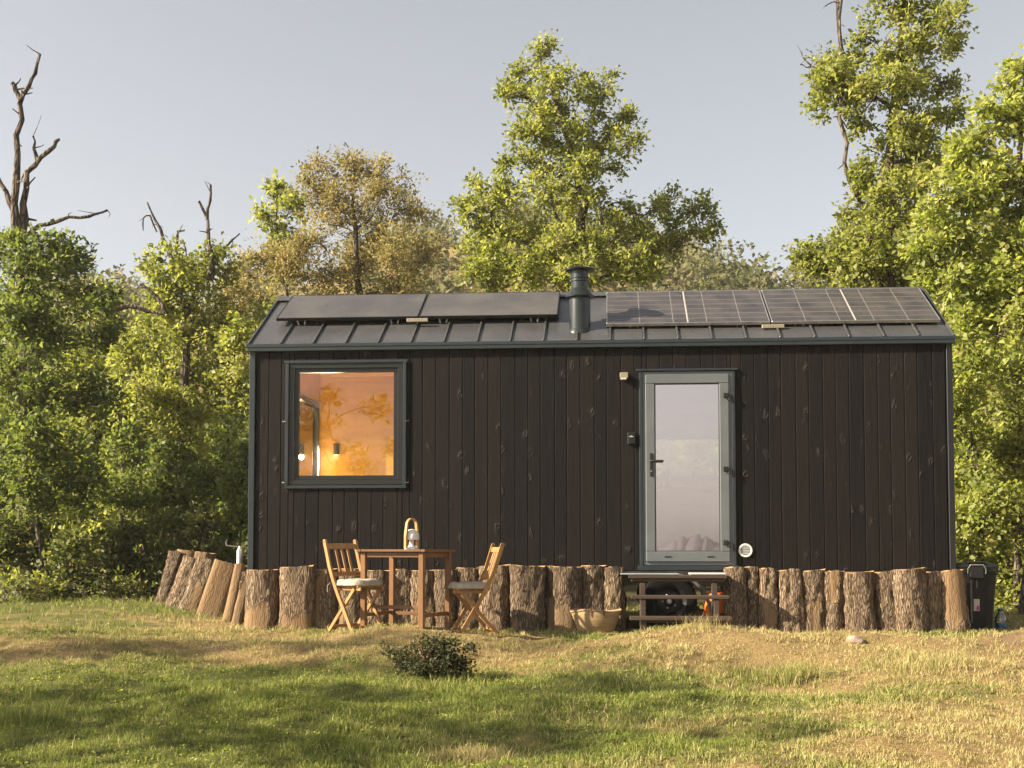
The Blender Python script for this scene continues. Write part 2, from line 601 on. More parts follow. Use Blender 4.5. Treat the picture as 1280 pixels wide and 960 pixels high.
MT = {
    'board': m_board(),
    'log': m_log(), 'bark': m_treebark(), 'cut': m_cut(),
    'ground': m_ground(), 'grass': m_grass(),
    'ridge': simple('far_ridge_rock', (.11, .10, .13), (.07, .07, .09), .2, .9, 0, .1),
    'slate': simple('slate_blue_trim', (.017, .026, .032), (.013, .020, .025), 6, .45, 0, .08),
    'blackframe': simple('black_frame', (.009, .0095, .010), (.006, .007, .008), 6, .45, 0, .06),
    'doorgrey': simple('grey_green_frame', (.122, .133, .139), (.104, .115, .122), 5, .42, 0, .05),
    'roof': simple('dark_metal_sheet', (.100, .098, .098), (.074, .074, .077), 2.5, .30, .40, .10, dist=.01),
    'pipe': simple('enamelled_flue', (.030, .034, .037), (.022, .026, .029), 6, .30, .3, .06),
    'darkmetal': simple('dark_hardware', (.022, .023, .025), None, 20, .45, .4, .1),
    'alu': simple('aluminium', (.55, .54, .52), (.42, .41, .40), 14, .38, .9, .08),
    'panelback': simple('panel_frame_black', (.018, .018, .018), None, 8, .4, .3, .05),
    'panelplain': simple('solar_glass_plain', (.050, .046, .046), (.085, .076, .068), 2.0, .30, 0, .02),
    'cells': m_cells(),
    'whiteline': simple('cell_gap_white', (.36, .33, .30), None, 8, .6, 0, .05),
    'ply': m_wood('plywood_interior', (.76, .455, .070), (.68, .385, .050), (1.2, 9, 9), .45, .06),
    'floorwood': m_wood('interior_floor', (.30, .18, .09), (.22, .13, .06), (1.5, 20, 9), .4, .1),
    'white': simple('white_lacquer', (.72, .70, .66), (.66, .64, .60), 5, .4, 0, .04),
    'linen': simple('linen', (.43, .38, .30), (.33, .285, .22), 16, .9, 0, .5, dist=.01, spec=.1),
    'teak': m_wood('oiled_teak', (.40, .215, .078), (.28, .138, .044), (16, 16, 3.0), .45, .2),
    'teakl': m_wood('brown_teak', (.24, .118, .047), (.165, .078, .031), (16, 16, 3.0), .45, .2),
    'teakd': m_wood('dark_teak', (.19, .095, .042), (.13, .062, .027), (3.0, 16, 16), .45, .2),
    'handle_wood': m_wood('oak_handle', (.46, .26, .085), (.38, .20, .06), (14, 14, 8), .4, .1),
    'tread': m_wood('composite_board', (.070, .046, .033), (.046, .030, .021), (2, 30, 30), .6, .25),
    'chassis': simple('galvanised_beam', (.30, .26, .20), (.20, .17, .13), 10, .6, .3, .2),
    'rubber': simple('rubber', (.006, .006, .006), None, 30, .85, 0, .3, spec=.15),
    'rim': simple('black_rim', (.008, .008, .009), None, 12, .5, .1, .05),
    'orange': simple('orange_plastic', (.75, .17, .025), (.60, .12, .02), 6, .45, 0, .1),
    'hose': simple('grey_hose', (.16, .155, .145), (.11, .105, .10), 10, .5, 0, .1),
    'bin': simple('black_plastic', (.006, .007, .007), (.010, .011, .011), 8, .5, 0, .12, spec=.3),
    'straw': m_wood('woven_straw', (.38, .265, .135), (.26, .17, .08), (6, 6, 70), .85, .6),
    'leather': simple('brown_leather', (.17, .065, .030), None, 20, .55, 0, .3),
    'stone': simple('pinkish_stone', (.34, .25, .19), (.24, .17, .13), 14, .9, 0, .8, dist=.02),
    'blue': simple('blue_plastic', (.03, .11, .22), None, 8, .4, 0, .05),
    'label': simple('paper_label', (.60, .55, .50), None, 8, .7, 0, .05),
    'magenta': simple('magenta_print', (.45, .03, .28), None, 8, .6, 0, .05),
    'tan': simple('tan_plastic', (.30, .25, .17), None, 8, .5, 0, .05),
    'meshgrey': simple('vent_mesh', (.17, .21, .25), (.12, .15, .19), 60, .6, .2, .3),
    'cloth': simple('pale_tarp', (.25, .27, .30), (.19, .205, .23), 8, .7, 0, .3),
    'glass_w': m_glass('window_glass', .02, (.97, .95, .92, 1)),
    'glass_d': m_glass('door_glass', .40, (.92, .90, .94, 1)),
    'jug': m_glass('clear_plastic', .10, (.86, .90, .90, 1)),
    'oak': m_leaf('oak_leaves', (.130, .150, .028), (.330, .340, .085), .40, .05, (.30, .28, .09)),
    'oakdark': m_leaf('shade_leaves', (.062, .090, .022), (.205, .235, .056), .36, .05, (.20, .21, .06)),  # darker copy: the shade of the wood is put into the colour
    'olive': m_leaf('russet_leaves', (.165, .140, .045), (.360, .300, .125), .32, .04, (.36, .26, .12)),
    'bright': m_leaf('sunny_leaves', (.145, .175, .030), (.375, .400, .100), .42, .05, (.40, .36, .13)),  # brighter copy: sunlight is put into the leaf colour
    'under': m_leaf('understory_shade_leaves', (.045, .062, .016), (.160, .172, .046), .36, .04, (.26, .22, .08)),  # deep shade under the trees painted into the leaves
    'far': m_leaf('hillside_leaves', (.090, .100, .042), (.215, .200, .100), .25, .0, (.34, .27, .19)),
    'bushleaf': m_leaf('bush_leaves', (.020, .030, .011), (.085, .085, .030), .28, .05, (.24, .15, .09)),
}

# ------------------------------------------------------------------ terrain
def green_mask(x, y):
    n = noise2(x, y, 3.1) * .5 + noise2(y, x + 9, 1.3) * .35
    g = .5 + .42 * n
    g = g + .38 * sstep(11.0, 9.6, y) * sstep(1.6, -.6, x)       # lush low part at the left
    g = g - .16 * sstep(.2, 2.6, x)                              # parched right half
    g = g - .22 * np.exp(-((y - 11.3) / .7) ** 2)               # less green strip before the cabin
    g = g + .5 * np.exp(-((x - 1.2) / .75) ** 2 - ((y - 9.4) / .35) ** 2)
    g = g + .25 * sstep(13.5, 16, y)
    return np.clip(g, 0, 1)

def axis(lo, hi, fine_lo, fine_hi, step, grow=1.16):
    a = list(np.arange(fine_lo, fine_hi + 1e-6, step))
    s = step; x = a[-1]
    while x < hi:
        s *= grow; x += s; a.append(min(x, hi))
    s = step; x = a[0]; b = []
    while x > lo:
        s *= grow; x -= s; b.append(max(x, lo))
    return np.array(b[::-1] + a)

xs = axis(-420, 420, -7, 7, .085)
ys = axis(-420, 420, 5.4, 13.0, .07)
GX, GY = np.meshgrid(xs, ys)
GZ = ground(GX, GY)
rough = sstep(5, 6, GY) * (1 - sstep(13, 14, GY)) * (np.abs(GX) < 7)
GZ = GZ + rough * (.014 * noise2(GX, GY, .37) + .008 * noise2(GY, GX, .21))
gv = np.stack([GX, GY, GZ], -1).reshape(-1, 3)
nx, ny = len(xs), len(ys)
ii = np.arange(nx * ny).reshape(ny, nx)
gq = np.stack([ii[:-1, :-1], ii[:-1, 1:], ii[1:, 1:], ii[1:, :-1]], -1).reshape(-1, 4)
soil = .62 * np.exp(-((gv[:, 0] - 4.75) / .75) ** 2 - ((gv[:, 1] - 11.6) / .8) ** 2) + .8 * np.exp(-((gv[:, 0] - .25) / .5) ** 2 - ((gv[:, 1] - 6.7) / .22) ** 2) + .7 * np.exp(-((gv[:, 0] + 2.45) / .28) ** 2 - ((gv[:, 1] - 11.3) / .2) ** 2)
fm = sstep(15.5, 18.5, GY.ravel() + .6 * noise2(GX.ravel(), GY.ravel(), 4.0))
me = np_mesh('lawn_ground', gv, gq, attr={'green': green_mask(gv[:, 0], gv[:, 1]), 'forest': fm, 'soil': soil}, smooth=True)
tag(obj('lawn_ground', me, MT['ground']), 'uneven lawn of dry and green grass sloping down from the cabin', None, None, 'structure')

# wooded hillside behind
CREST_X = np.array([-60, -38, -24, -12, -5, 1, 5, 11, 18, 24, 40, 60.])
CREST_R = np.array([405, 405, 400, 358, 305, 290, 305, 345, 362, 368, 370, 372.])
def hill(x, y):
    cr = CAMZ + (HOR - np.interp(x * 95 / np.maximum(y, 60) if False else x, CREST_X, CREST_R)) / F * 95
    t = sstep(30, 96, y)
    z = cr * t - .25 + (noise2(x, y, 22) * 1.0 + noise2(y, x, 9) * .35) * t
    return z
hx = np.linspace(-75, 75, 76); hy = np.concatenate([np.linspace(28, 110, 48), np.linspace(118, 190, 8)])
HX, HY = np.meshgrid(hx, hy)
HZ = hill(HX, HY) - .12 * np.clip(HY - 100, 0, 90)
hv = np.stack([HX, HY, HZ], -1).reshape(-1, 3)
ii = np.arange(len(hx) * len(hy)).reshape(len(hy), len(hx))
hq = np.stack([ii[:-1, :-1], ii[:-1, 1:], ii[1:, 1:], ii[1:, :-1]], -1).reshape(-1, 4)
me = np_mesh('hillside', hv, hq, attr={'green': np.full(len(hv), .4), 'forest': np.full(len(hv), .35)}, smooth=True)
tag(obj('hillside', me, MT['ground']), 'dry scrubby hillside rising behind the trees', None, None, 'structure')
# the far ridge on the open side of the valley, seen only mirrored in the glass
rx = np.concatenate([np.linspace(-420, -25, 25), np.linspace(-22, 14, 40), np.linspace(18, 420, 25)])
prof = 1.4 + .5 * noise2(rx, rx * .2, 190) + .5 * noise2(rx, rx * .3, 46) + 2.6 * np.exp(-((rx + 4) / 6.5) ** 4) * (1 + .25 * np.sin(rx * 1.9) + .2 * np.sin(rx * 3.7 + 1))
rv = np.concatenate([np.stack([rx, np.full(90, -330.), np.full(90, -3.)], -1), np.stack([rx, np.full(90, -360.), prof - 1], -1), np.stack([rx, np.full(90, -410.), np.full(90, -4.)], -1)])
ii = np.arange(270).reshape(3, 90)
rq = np.stack([ii[:-1, :-1], ii[:-1, 1:], ii[1:, 1:], ii[1:, :-1]], -1).reshape(-1, 4)
tag(obj('far_ridge', np_mesh('far_ridge', rv, rq, attr={'green': np.full(270, .6), 'forest': np.full(270, .7)}), MT['ridge']),
    'low far ridge across the valley', None, None, 'structure')

# ------------------------------------------------------------------ the cabin
cabin = empty('tiny_house', tuple(C0), -PHI)
tag(cabin, 'black timber-clad tiny house on a trailer with metal roof and solar panels', 'tiny house')
Z0, Z1, ZR = .60, 2.94, 3.675         # wall foot, eave, ridge
YR_ = CWD / 2
SL = (ZR - 2.97) / YR_
def roof_z(y): return 2.97 + SL * (y if y <= YR_ else CWD - y)

_bcache = {}
def board(parent, w, h, loc_, rot=(0, 0, 0), th=.022, slope=0.0):
    """one cladding board; origin at its lower left edge, front face at y = 0"""
    key = (round(w, 4), round(h, 3), round(slope, 4))
    if key not in _bcache:
        m = MB().box((.0024, 0, 0), (w - .0024, th, h), .0050)
        if slope:
            m.v = [(x, y, z + (slope * x if z > h * .5 else 0)) for x, y, z in m.v]
        me = m.mesh('board'); me.materials.append(MT['board'])
        _bcache[key] = me
    o = obj('board', _bcache[key], None, parent, loc_, rot)
    return o

def clad(parent, length, z0, top, openings, bw, place):
    """vertical boards along u in 0..length, split at the openings; place(u, z) gives location and rotation"""
    n = round(length / bw); bw = length / n
    us_ = [0] + [i * bw + random.choice((-.006, -.003, 0, .003, .006)) for i in range(1, n)] + [length]
    for i in range(n):
        u0, u1 = us_[i], us_[i + 1]
        cuts = sorted({u0, u1, *[u for o_ in openings for u in (o_[0], o_[1]) if u0 + .004 < u < u1 - .004]})
        for a, b in zip(cuts[:-1], cuts[1:]):
            if b - a < .008: continue
            mid = (a + b) / 2
            segs = [(z0, min(top(a), top(b)))]
            for (p, q, zz0, zz1) in openings:
                if p <= mid <= q:
                    ns_ = []
                    for s0, s1 in segs:
                        if zz0 > s0: ns_.append((s0, min(zz0, s1)))
                        if zz1 < s1: ns_.append((max(zz1, s0), s1))
                    segs = ns_
            for s0, s1 in segs:
                if s1 - s0 < .012: continue
                l_, r_ = place(a, s0)
                sl_ = (top(b) - top(a)) / (b - a) if s1 > Z1 + .01 else 0
                hgt = (top(a) - s0) if abs(sl_) > 1e-6 else s1 - s0
                board(parent, b - a, hgt, l_, r_, slope=sl_)

def sheet_with_holes(mb, u0, u1, z0, z1, holes, emit):
    us = sorted({u0, u1, *[h for o_ in holes for h in o_[:2] if u0 < h < u1]})
    zs = sorted({z0, z1, *[h for o_ in holes for h in o_[2:] if z0 < h < z1]})
    for a, b in zip(us[:-1], us[1:]):
        for c, d in zip(zs[:-1], zs[1:]):
            m_, n_ = (a + b) / 2, (c + d) / 2
            if not any(o_[0] < m_ < o_[1] and o_[2] < n_ < o_[3] for o_ in holes):
                emit(mb, a, b, c, d)

WIN = (loc(362, 0, 0)[0], 1.612, 1.487, 2.772)       # window opening in the front wall
WIN = (.405, 1.612, 1.487, 2.772)
DOOR = (4.098, 5.006, .655, 2.640)
WINL = (.30, 2.14, 1.10, 2.60)                       # window of the left gable (u = y)
WINB = (4.05, 5.35, 1.64, 2.20)                      # kitchen window in the back wall

flat = lambda u: Z1
gab = lambda u: 2.955 + SL * min(u, CWD - u)
fw = MB()
sheet_with_holes(fw, 0.06, CL - .06, Z0 + .01, Z1 + .03, [WIN, DOOR], lambda m, a, b, c, d: m.box((a, .024, c), (b, .07, d)))
front = fw.build('front_wall', MT['blackframe'], cabin)
clad(front, CL - .1, Z0, flat, [(o_[0] - .05, o_[1] - .05, o_[2], o_[3]) for o_ in (WIN, DOOR)], .1357, lambda u, z: ((u + .05, 0, z), (0, 0, 0)))
bw_ = MB()
sheet_with_holes(bw_, 0.06, CL - .06, Z0 + .01, Z1 + .03, [WINB], lambda m, a, b, c, d: m.box((a, CWD - .07, c), (b, CWD - .024, d)))
back = bw_.build('back_wall', MT['blackframe'], cabin)
clad(back, CL - .1, Z0, flat, [(CL - .05 - WINB[1], CL - .05 - WINB[0], WINB[2], WINB[3])], .1357, lambda u, z: ((CL - .05 - u, CWD, z), (0, 0, R(180))))
lw = MB()
sheet_with_holes(lw, 0.072, CWD - .072, Z0 + .01, Z1 + .02, [WINL], lambda m, a, b, c, d: m.box((.024, a, c), (.07, b, d)))
lw.prism([(.072, Z1 + .022), (CWD - .072, Z1 + .022), (YR_, gab(YR_) - .05)], .024, .07, 'x')
left = lw.build('left_wall', MT['blackframe'], cabin)
clad(left, CWD - .05, Z0, lambda u: gab(u + .025), [(CWD - .025 - WINL[1], CWD - .025 - WINL[0], WINL[2], WINL[3])], .1357,
     lambda u, z: ((0, CWD - .025 - u, z), (0, 0, R(-90))))
rw = MB().box((CL - .07, .072, Z0 + .01), (CL - .024, CWD - .072, Z1 + .02))
rw.prism([(.072, Z1 + .022), (CWD - .072, Z1 + .022), (YR_, gab(YR_) - .05)], CL - .07, CL - .024, 'x')
right = rw.build('right_wall', MT['blackframe'], cabin)
clad(right, CWD - .05, Z0, lambda u: gab(u + .025), [], .1357, lambda u, z: ((CL, .025 + u, z), (0, 0, R(90))))
# corner profiles
for (x, y) in ((.012, .008), (CL - .012, .008), (.012, CWD - .008), (CL - .012, CWD - .008)):
    MB().box((x - .030, y - .026, Z0 - .01), (x + .030, y + .026, Z1 - .004), .004).build('corner_trim', MT['slate' if x < 1 else 'blackframe'], cabin)

# interior
I0, I1 = .10, CL - .10
inn = MB()
hol = [(o_[0] + .03, o_[1] - .03, o_[2] + .03, o_[3] - .03) for o_ in (WIN, DOOR)]
sheet_with_holes(inn, I0, I1, Z0 + .05, Z1 + .025, hol, lambda m, a, b, c, d: m.box((a, .075, c), (b, .10, d)))
inn.build('interior_front_lining', MT['ply'], cabin)
inn = MB()
sheet_with_holes(inn, I0, I1, Z0 + .05, Z1 + .025, [WINB], lambda m, a, b, c, d: m.box((a, CWD - .10, c), (b, CWD - .075, d)))
inn.build('interior_back_lining', MT['ply'], cabin)
inn = MB()
sheet_with_holes(inn, .102, CWD - .102, Z0 + .05, Z1, [WINL], lambda m, a, b, c, d: m.box((.075, a, c), (.20, b, d)))
inn.prism([(.102, Z1 + .002), (CWD - .102, Z1 + .002), (YR_, gab(YR_) - .12)], .075, .20, 'x')
inn.build('interior_gable_lining', MT['ply'], cabin)
inn = MB().box((I1, .102, Z0 + .05), (I1 + .022, CWD - .102, Z1)).prism([(.102, Z1 + .002), (CWD - .102, Z1 + .002), (YR_, gab(YR_) - .12)], I1, I1 + .022, 'x')
inn.build('interior_gable_lining', MT['ply'], cabin)
MB().box((.07, .07, Z0 + .02), (CL - .07, CWD - .07, Z0 + .05)).build('interior_floor', MT['floorwood'], cabin)
for s in (0, 1):
    y0, y1 = (.075, YR_) if s == 0 else (YR_, CWD - .075)
    za, zb = roof_z(y0) - .09, roof_z(y1) - .09
    MB().prism([(y0, za), (y1, zb), (y1, zb + .02), (y0, za + .02)], .075, CL - .075, 'x').build('ceiling', MT['ply'], cabin)
# partition (unseen, added for bounce light) and kitchen unit opposite the door
MB().box((2.6, .75, Z0 + .052), (2.64, CWD - .102, 3.0), .002).build('bounce_partition', MT['ply'], cabin)
kit = MB().box((3.75, CWD - .72, Z0 + .052), (5.9, CWD - .106, Z0 + .90), .004).build('kitchen_unit', MT['white'], cabin)
MB().box((3.72, CWD - .75, Z0 + .902), (5.93, CWD - .108, Z0 + .935), .003).build('worktop', MT['teak'], kit)
for k in range(4):
    x = 3.80 + k * .52
    MB().box((x, CWD - .74, Z0 + .14), (x + .49, CWD - .722, Z0 + .68), .003).build('cupboard_door', MT['white'], kit)
    MB().box((x, CWD - .74, Z0 + .70), (x + .49, CWD - .722, Z0 + .88), .003).build('drawer_front', MT['white'], kit)
MB().lathe([(.045, 0), (.05, .02), (.05, .10), (.046, .19), (.05, .2)], 16, (4.42, CWD - .45, Z0 + .937)).build('kettle', MT['darkmetal'], kit, True)
# bed by the window
bed = MB().box((.12, .13, Z0 + .052), (1.95, CWD - .13, Z0 + .36), .006).build('bed_base', MT['ply'], cabin)
MB().box((.14, .15, Z0 + .362), (1.93, CWD - .15, Z0 + .56), .05).build('mattress', MT['linen'], bed)
for yy in (.35, 1.35):
    MB().box((.18, yy, Z0 + .562), (.62, yy + .62, Z0 + .70), .06).build('pillow', MT['white'], bed)
lampx, lampz = loc(420, 563, CWD - .18)
wl = MB().lathe([(.034, 0), (.036, .01), (.036, .13), (.03, .135)], 16, (lampx, CWD - .16, lampz - .05)).build('wall_lamp', MT['darkmetal'], cabin, True)
MB().box((lampx - .02, CWD - .125, lampz - .02), (lampx + .02, CWD - .101, lampz + .05), .002).build('wall_plate', MT['darkmetal'], wl)
tg = NT('lamp_glow'); em = tg.n('Emission'); em.inputs[0].default_value = (1, .78, .45, 1); em.inputs[1].default_value = 1.2; tg.surf(em)
ll = bpy.data.lights.new('lamp_light', 'SPOT'); ll.energy = 620; ll.color = (1, .82, .50); ll.shadow_soft_size = .03; ll.spot_size = R(100); ll.spot_blend = .6
lo_ = bpy.data.objects.new('lamp_light', ll); COL.objects.link(lo_); lo_.parent = wl; lo_.location = (lampx, CWD - .17, lampz - .075); lo_.rotation_euler = (R(-78), 0, R(-25))
MB().lathe([(.001, 0), (.028, 0), (.028, .004), (.001, .004)], 14, (lampx, CWD - .16, lampz - .056)).build('bulb', tg.m, wl)

# roof: metal pans with standing seams
roof = empty('roof', (0, 0, 0), 0, cabin)
ov = .03
NP = 21
pw = (CL + .06) / NP
seam_x = [-.03 + k * pw for k in range(NP + 1)]
for s in (1, -1):
    L = math.hypot(YR_ + ov, SL * (YR_ + ov))
    ang = math.atan(SL)
    pan = MB().box((.012, 0, 0), (pw - .012, L, .012), .002).mesh('roof_pan'); pan.materials.append(MT['roof'])
    seam = MB().box((-.010, .002, .0), (.010, L - .002, .034), .003).mesh('seam'); seam.materials.append(MT['roof'])
    for k in range(NP + 1):
        if s == 1:
            lo = (seam_x[k], -ov, roof_z(0) - SL * ov); ro = (ang, 0, 0)
        else:
            lo = (seam_x[NP - k], CWD + ov, roof_z(0) - SL * ov); ro = (ang, 0, R(180))
        if k < NP: obj('roof_pan', pan, None, roof, lo, ro)
        obj('seam', seam, None, roof, lo, ro)
# under-roof body, ridge cap, verge strips, eave fascia
MB().prism([(-.02, roof_z(0) - .075), (YR_, ZR - .06), (CWD + .02, roof_z(0) - .075), (CWD + .02, roof_z(0) - .03), (YR_, ZR - .012), (-.02, roof_z(0) - .03)], -.02, CL + .02, 'x').build('roof_deck', MT['blackframe'], roof)
MB().prism([(YR_ - .10, ZR - SL * .10 + .048), (YR_, ZR + .05), (YR_ + .10, ZR - SL * .10 + .048), (YR_ + .10, ZR - SL * .10 + .040), (YR_, ZR + .040), (YR_ - .10, ZR - SL * .10 + .040)], -.035, CL + .035, 'x').build('ridge_cap', MT['roof'], roof)
for x in (-.038, CL + .024):
    for s in (1, -1):
        f = (lambda y: y) if s == 1 else (lambda y: CWD - y)
        MB().prism([(f(-.045), roof_z(0) - .10), (f(YR_), ZR - .04), (f(YR_), ZR + .044), (f(-.045), roof_z(0) + .008)], x, x + .014, 'x').build('verge_strip', MT['slate'], roof)
for y in (-.046, CWD + .008):
    MB().box((-.040, y, Z1 - .045), (CL + .040, y + .038, Z1 + .022), .004).build('eave_fascia', MT['slate'], roof)
MB().box((-.052, -.052, Z1 - .002), (CL + .052, -.047, Z1 + .030), .001).build('drip_edge', MT['slate'], roof)

# solar panels
def solar(x0, x1, yb, zb, yt, zt, split, label):
    L = math.hypot(yt - yb, zt - zb); a = math.atan2(zt - zb, yt - yb); w = x1 - x0
    p = empty('solar_panel', (x0, yb, zb), 0, cabin); p.rotation_euler = (a, 0, 0); p['label'] = label
    fr = MB()
    for b_ in (((0, 0, -.034), (w, .012, 0)), ((0, L - .012, -.034), (w, L, 0)), ((0, .0122, -.034), (.012, L - .0122, 0)), ((w - .012, .0122, -.034), (w, L - .0122, 0))):
        fr.box(*b_, .002)
    fr.build('panel_frame', MT['alu'] if split else MT['panelback'], p)
    MB().box((.0125, .0125, -.014), (w - .0125, L - .0125, -.003)).build('panel_glass', MT['cells'] if split else MT['panelplain'], p)
    if split:
        MB().box((w / 2 - .008, .013, -.010), (w / 2 + .008, L - .013, -.0015)).build('cell_gap', MT['whiteline'], p)
    for xx in (w * .17, w * .83):
        rz = roof_z(yb + .06) - zb
        br = MB()
        br.bar((xx - .045, .05, -.036), (xx - .03, .035, -.105), .02, .012); br.bar((xx + .045, .05, -.036), (xx + .03, .035, -.105), .02, .012)
        br.box((xx - .05, .02, -.118), (xx + .05, .08, -.104), .002)
        br.build('mounting_bracket', MT['alu'], p)
    return p
lx = [loc(345, 398, .40)[0], loc(523, 397, .40)[0], loc(697, 395, .40)[0]]
solar(lx[0], lx[1] - .006, .40, 3.325, 1.12, 3.72, False, 'plain black solar panel at the left end of the roof')
solar(lx[1] + .006, lx[2], .40, 3.325, 1.12, 3.72, False, 'plain black solar panel next to the stove pipe')
rx_ = [loc(758, 408, .22)[0], loc(964, 405, .22)[0], 7.17]
solar(rx_[0], rx_[1] - .008, .22, 3.185, 1.12, 3.70, True, 'gridded solar panel right of the stove pipe with its shadow')
solar(rx_[1] + .008, rx_[2], .22, 3.185, 1.12, 3.70, True, 'gridded solar panel at the right end of the roof')
for x in (lx[1] - .12, rx_[1] - .1):
    yq, zq = (.345, 3.245) if x < 3 else (.175, 3.098)
    MB().box((x, yq, zq + .01), (x + .23, yq + .03, zq + .05), .004).build('junction_box', MT['tan'], cabin)

# stove pipe
px_, py_, pz_ = 3.452, .30, roof_z(.30)
pipe = MB().lathe([(.112, -.09), (.112, .30), (.108, .34)], 28, (px_, py_, pz_)).build('stove_pipe', MT['pipe'], cabin, True)
MB().lathe([(.15, -.13), (.150, -.06), (.118, -.01), (.114, .0)], 28, (px_, py_, pz_)).build('flashing', MT['pipe'], pipe, True)
MB().lathe([(.10, .33), (.150, .335), (.152, .35), (.096, .43), (.09, .435)], 28, (px_, py_, pz_)).build('storm_collar', MT['pipe'], pipe, True)
MB().lathe([(.090, .42), (.092, .50), (.100, .505), (.100, .515), (.092, .52), (.092, .535), (.100, .54), (.100, .55), (.090, .555), (.090, .62)], 28, (px_, py_, pz_)).build('cowl', MT['pipe'], pipe, True)
MB().lathe([(.05, .61), (.150, .622), (.158, .634), (.150, .642), (.02, .668)], 28, (px_, py_, pz_)).build('rain_cap', MT['pipe'], pipe, True)

# front window
win = empty('window', (0, 0, 0), 0, cabin); win['label'] = 'square front window with black frame and orange plywood room behind'
def ring(x0, x1, z0, z1, w, y0, y1, name, mat, par, c=.003, wb=None):
    wb = wb or w
    m = MB()
    m.box((x0, y0, z0), (x1, y1, z0 + wb), c); m.box((x0, y0, z1 - w), (x1, y1, z1), c)
    m.box((x0, y0, z0 + wb), (x0 + w, y1, z1 - w), c); m.box((x1 - w, y0, z0 + wb), (x1, y1, z1 - w), c)
    return m.build(name, mat, par)
ring(WIN[0] + .002, WIN[1] - .002, WIN[2] + .002, WIN[3] - .002, .055, -.006, .085, 'window_frame', MT['blackframe'], win)
ring(WIN[0] + .058, WIN[1] - .058, WIN[2] + .058, WIN[3] - .058, .042, .010, .06, 'window_sash', MT['blackframe'], win)
MB().box((WIN[0] + .099, .034, WIN[2] + .099), (WIN[1] - .099, .036, WIN[3] - .099)).build('pane', MT['glass_w'], win)
tm = MB()
tm.box((WIN[0] - .050, -.020, WIN[3] - .004), (WIN[1] + .050, .0, WIN[3] + .026), .003)
tm.build('head_trim', MT['slate'], win)
for x in (WIN[0] - .036, WIN[1] + .002):
    MB().box((x, -.022, WIN[2] - .018), (x + .034, .0, WIN[3] - .006), .003).build('side_trim', MT['slate'], win)
MB().box((WIN[0] - .040, -.022, WIN[2] - .036), (WIN[1] + .040, .0, WIN[2] - .004), .003).build('sill_trim', MT['slate'], win)
for x, s in ((WIN[0] - .03, -1), (WIN[1] + .03, 1)):
    for z in (WIN[2] + .02, (WIN[2] + WIN[3]) / 2 + .02):
        MB().tube([(x, -.02, z), (x + s * .012, -.036, z + .008), (x + s * .024, -.030, z - .002), (x + s * .036, -.022, z + .010)], .0032, 6).build('hook', MT['alu'], win)
# left gable and back windows
wl_ = empty('window', (0, 0, 0), 0, cabin)
m = MB()
for a, b, c, d in ((WINL[0] + .002, WINL[1] - .002, WINL[2] + .002, WINL[2] + .07), (WINL[0], WINL[1], WINL[3] - .07, WINL[3]), (WINL[0], WINL[0] + .07, WINL[2] + .07, WINL[3] - .07), (WINL[1] - .07, WINL[1], WINL[2] + .07, WINL[3] - .07)):
    m.box((.17, a, c), (.235, b, d), .003)
m.build('window_frame', MT['blackframe'], wl_)
MB().box((.20, WINL[0] + .069, WINL[2] + .069), (.202, WINL[1] - .069, WINL[3] - .069)).build('pane', MT['jug'], wl_)
wb_ = empty('window', (0, 0, 0), 0, cabin)
ring(WINB[0], WINB[1], WINB[2], WINB[3], .06, CWD - .105, CWD + .004, 'window_frame', MT['blackframe'], wb_)
MB().box((WINB[0] + .06, CWD - .05, WINB[2] + .06), (WINB[1] - .06, CWD - .048, WINB[3] - .06)).build('pane', MT['jug'], wb_)

# door
door = empty('door', (0, 0, 0), 0, cabin); door['label'] = 'grey-green glazed entrance door mirroring the sky'
ring(DOOR[0], DOOR[1], DOOR[2], DOOR[3], .045, -.012, .07, 'door_frame', MT['doorgrey'], door)
ring(DOOR[0] + .03, DOOR[1] - .03, DOOR[2] + .035, DOOR[3] - .03, .095, -.030, .03, 'door_leaf', MT['doorgrey'], door, .006, .105)
ring(DOOR[0] + .120, DOOR[1] - .120, DOOR[2] + .134, DOOR[3] - .120, .014, -.022, .0, 'glazing_bead', MT['blackframe'], door, .003)
MB().box((DOOR[0] + .125, -.006, DOOR[2] + .139), (DOOR[1] - .125, -.004, DOOR[3] - .125)).build('pane', MT['glass_d'], door)
hx0, hz0 = loc(814, 580, -.03)
hd = MB().box((hx0 - .014, -.042, hz0 - .125), (hx0 + .014, -.031, hz0 + .11), .003).build('handle_plate', MT['darkmetal'], door)
MB().tube([(hx0, -.042, hz0 + .03), (hx0, -.085, hz0 + .03), (hx0 + .012, -.09, hz0 + .03), (hx0 + .125, -.09, hz0 + .028)], [.010, .010, .011, .009], 10).build('lever', MT['darkmetal'], hd, True)
MB().lathe([(.008, 0), (.008, .03)], 10, (0, 0, 0)).build('lock_cylinder', MT['alu'], hd, True, (hx0, -.041, hz0 - .075), (R(90), 0, 0))
for py in (495, 587, 679):
    x, z = loc(908, py, -.03)
    h_ = MB().box((x - .035, -.055, z - .018), (x + .016, -.031, z + .030), .005).box((x + .018, -.052, z - .048), (x + .040, -.013, z + .02), .006).build('hinge', MT['darkmetal'], door)
for fx in (.24, .72):
    x = DOOR[0] + fx * .9
    MB().box((x, -.034, DOOR[2] + .080), (x + .07, -.0305, DOOR[2] + .092), .001).build('drain_cap', MT['darkmetal'], door)
for x in (DOOR[0] - .034, DOOR[1] + .001):
    MB().box((x, -.022, DOOR[2] - .03), (x + .033, .0, DOOR[3] + .004), .003).build('side_trim', MT['slate'], door)
MB().box((DOOR[0] - .062, -.034, DOOR[3] + .006), (DOOR[1] + .062, .0, DOOR[3] + .028), .003).build('head_trim', MT['slate'], door)
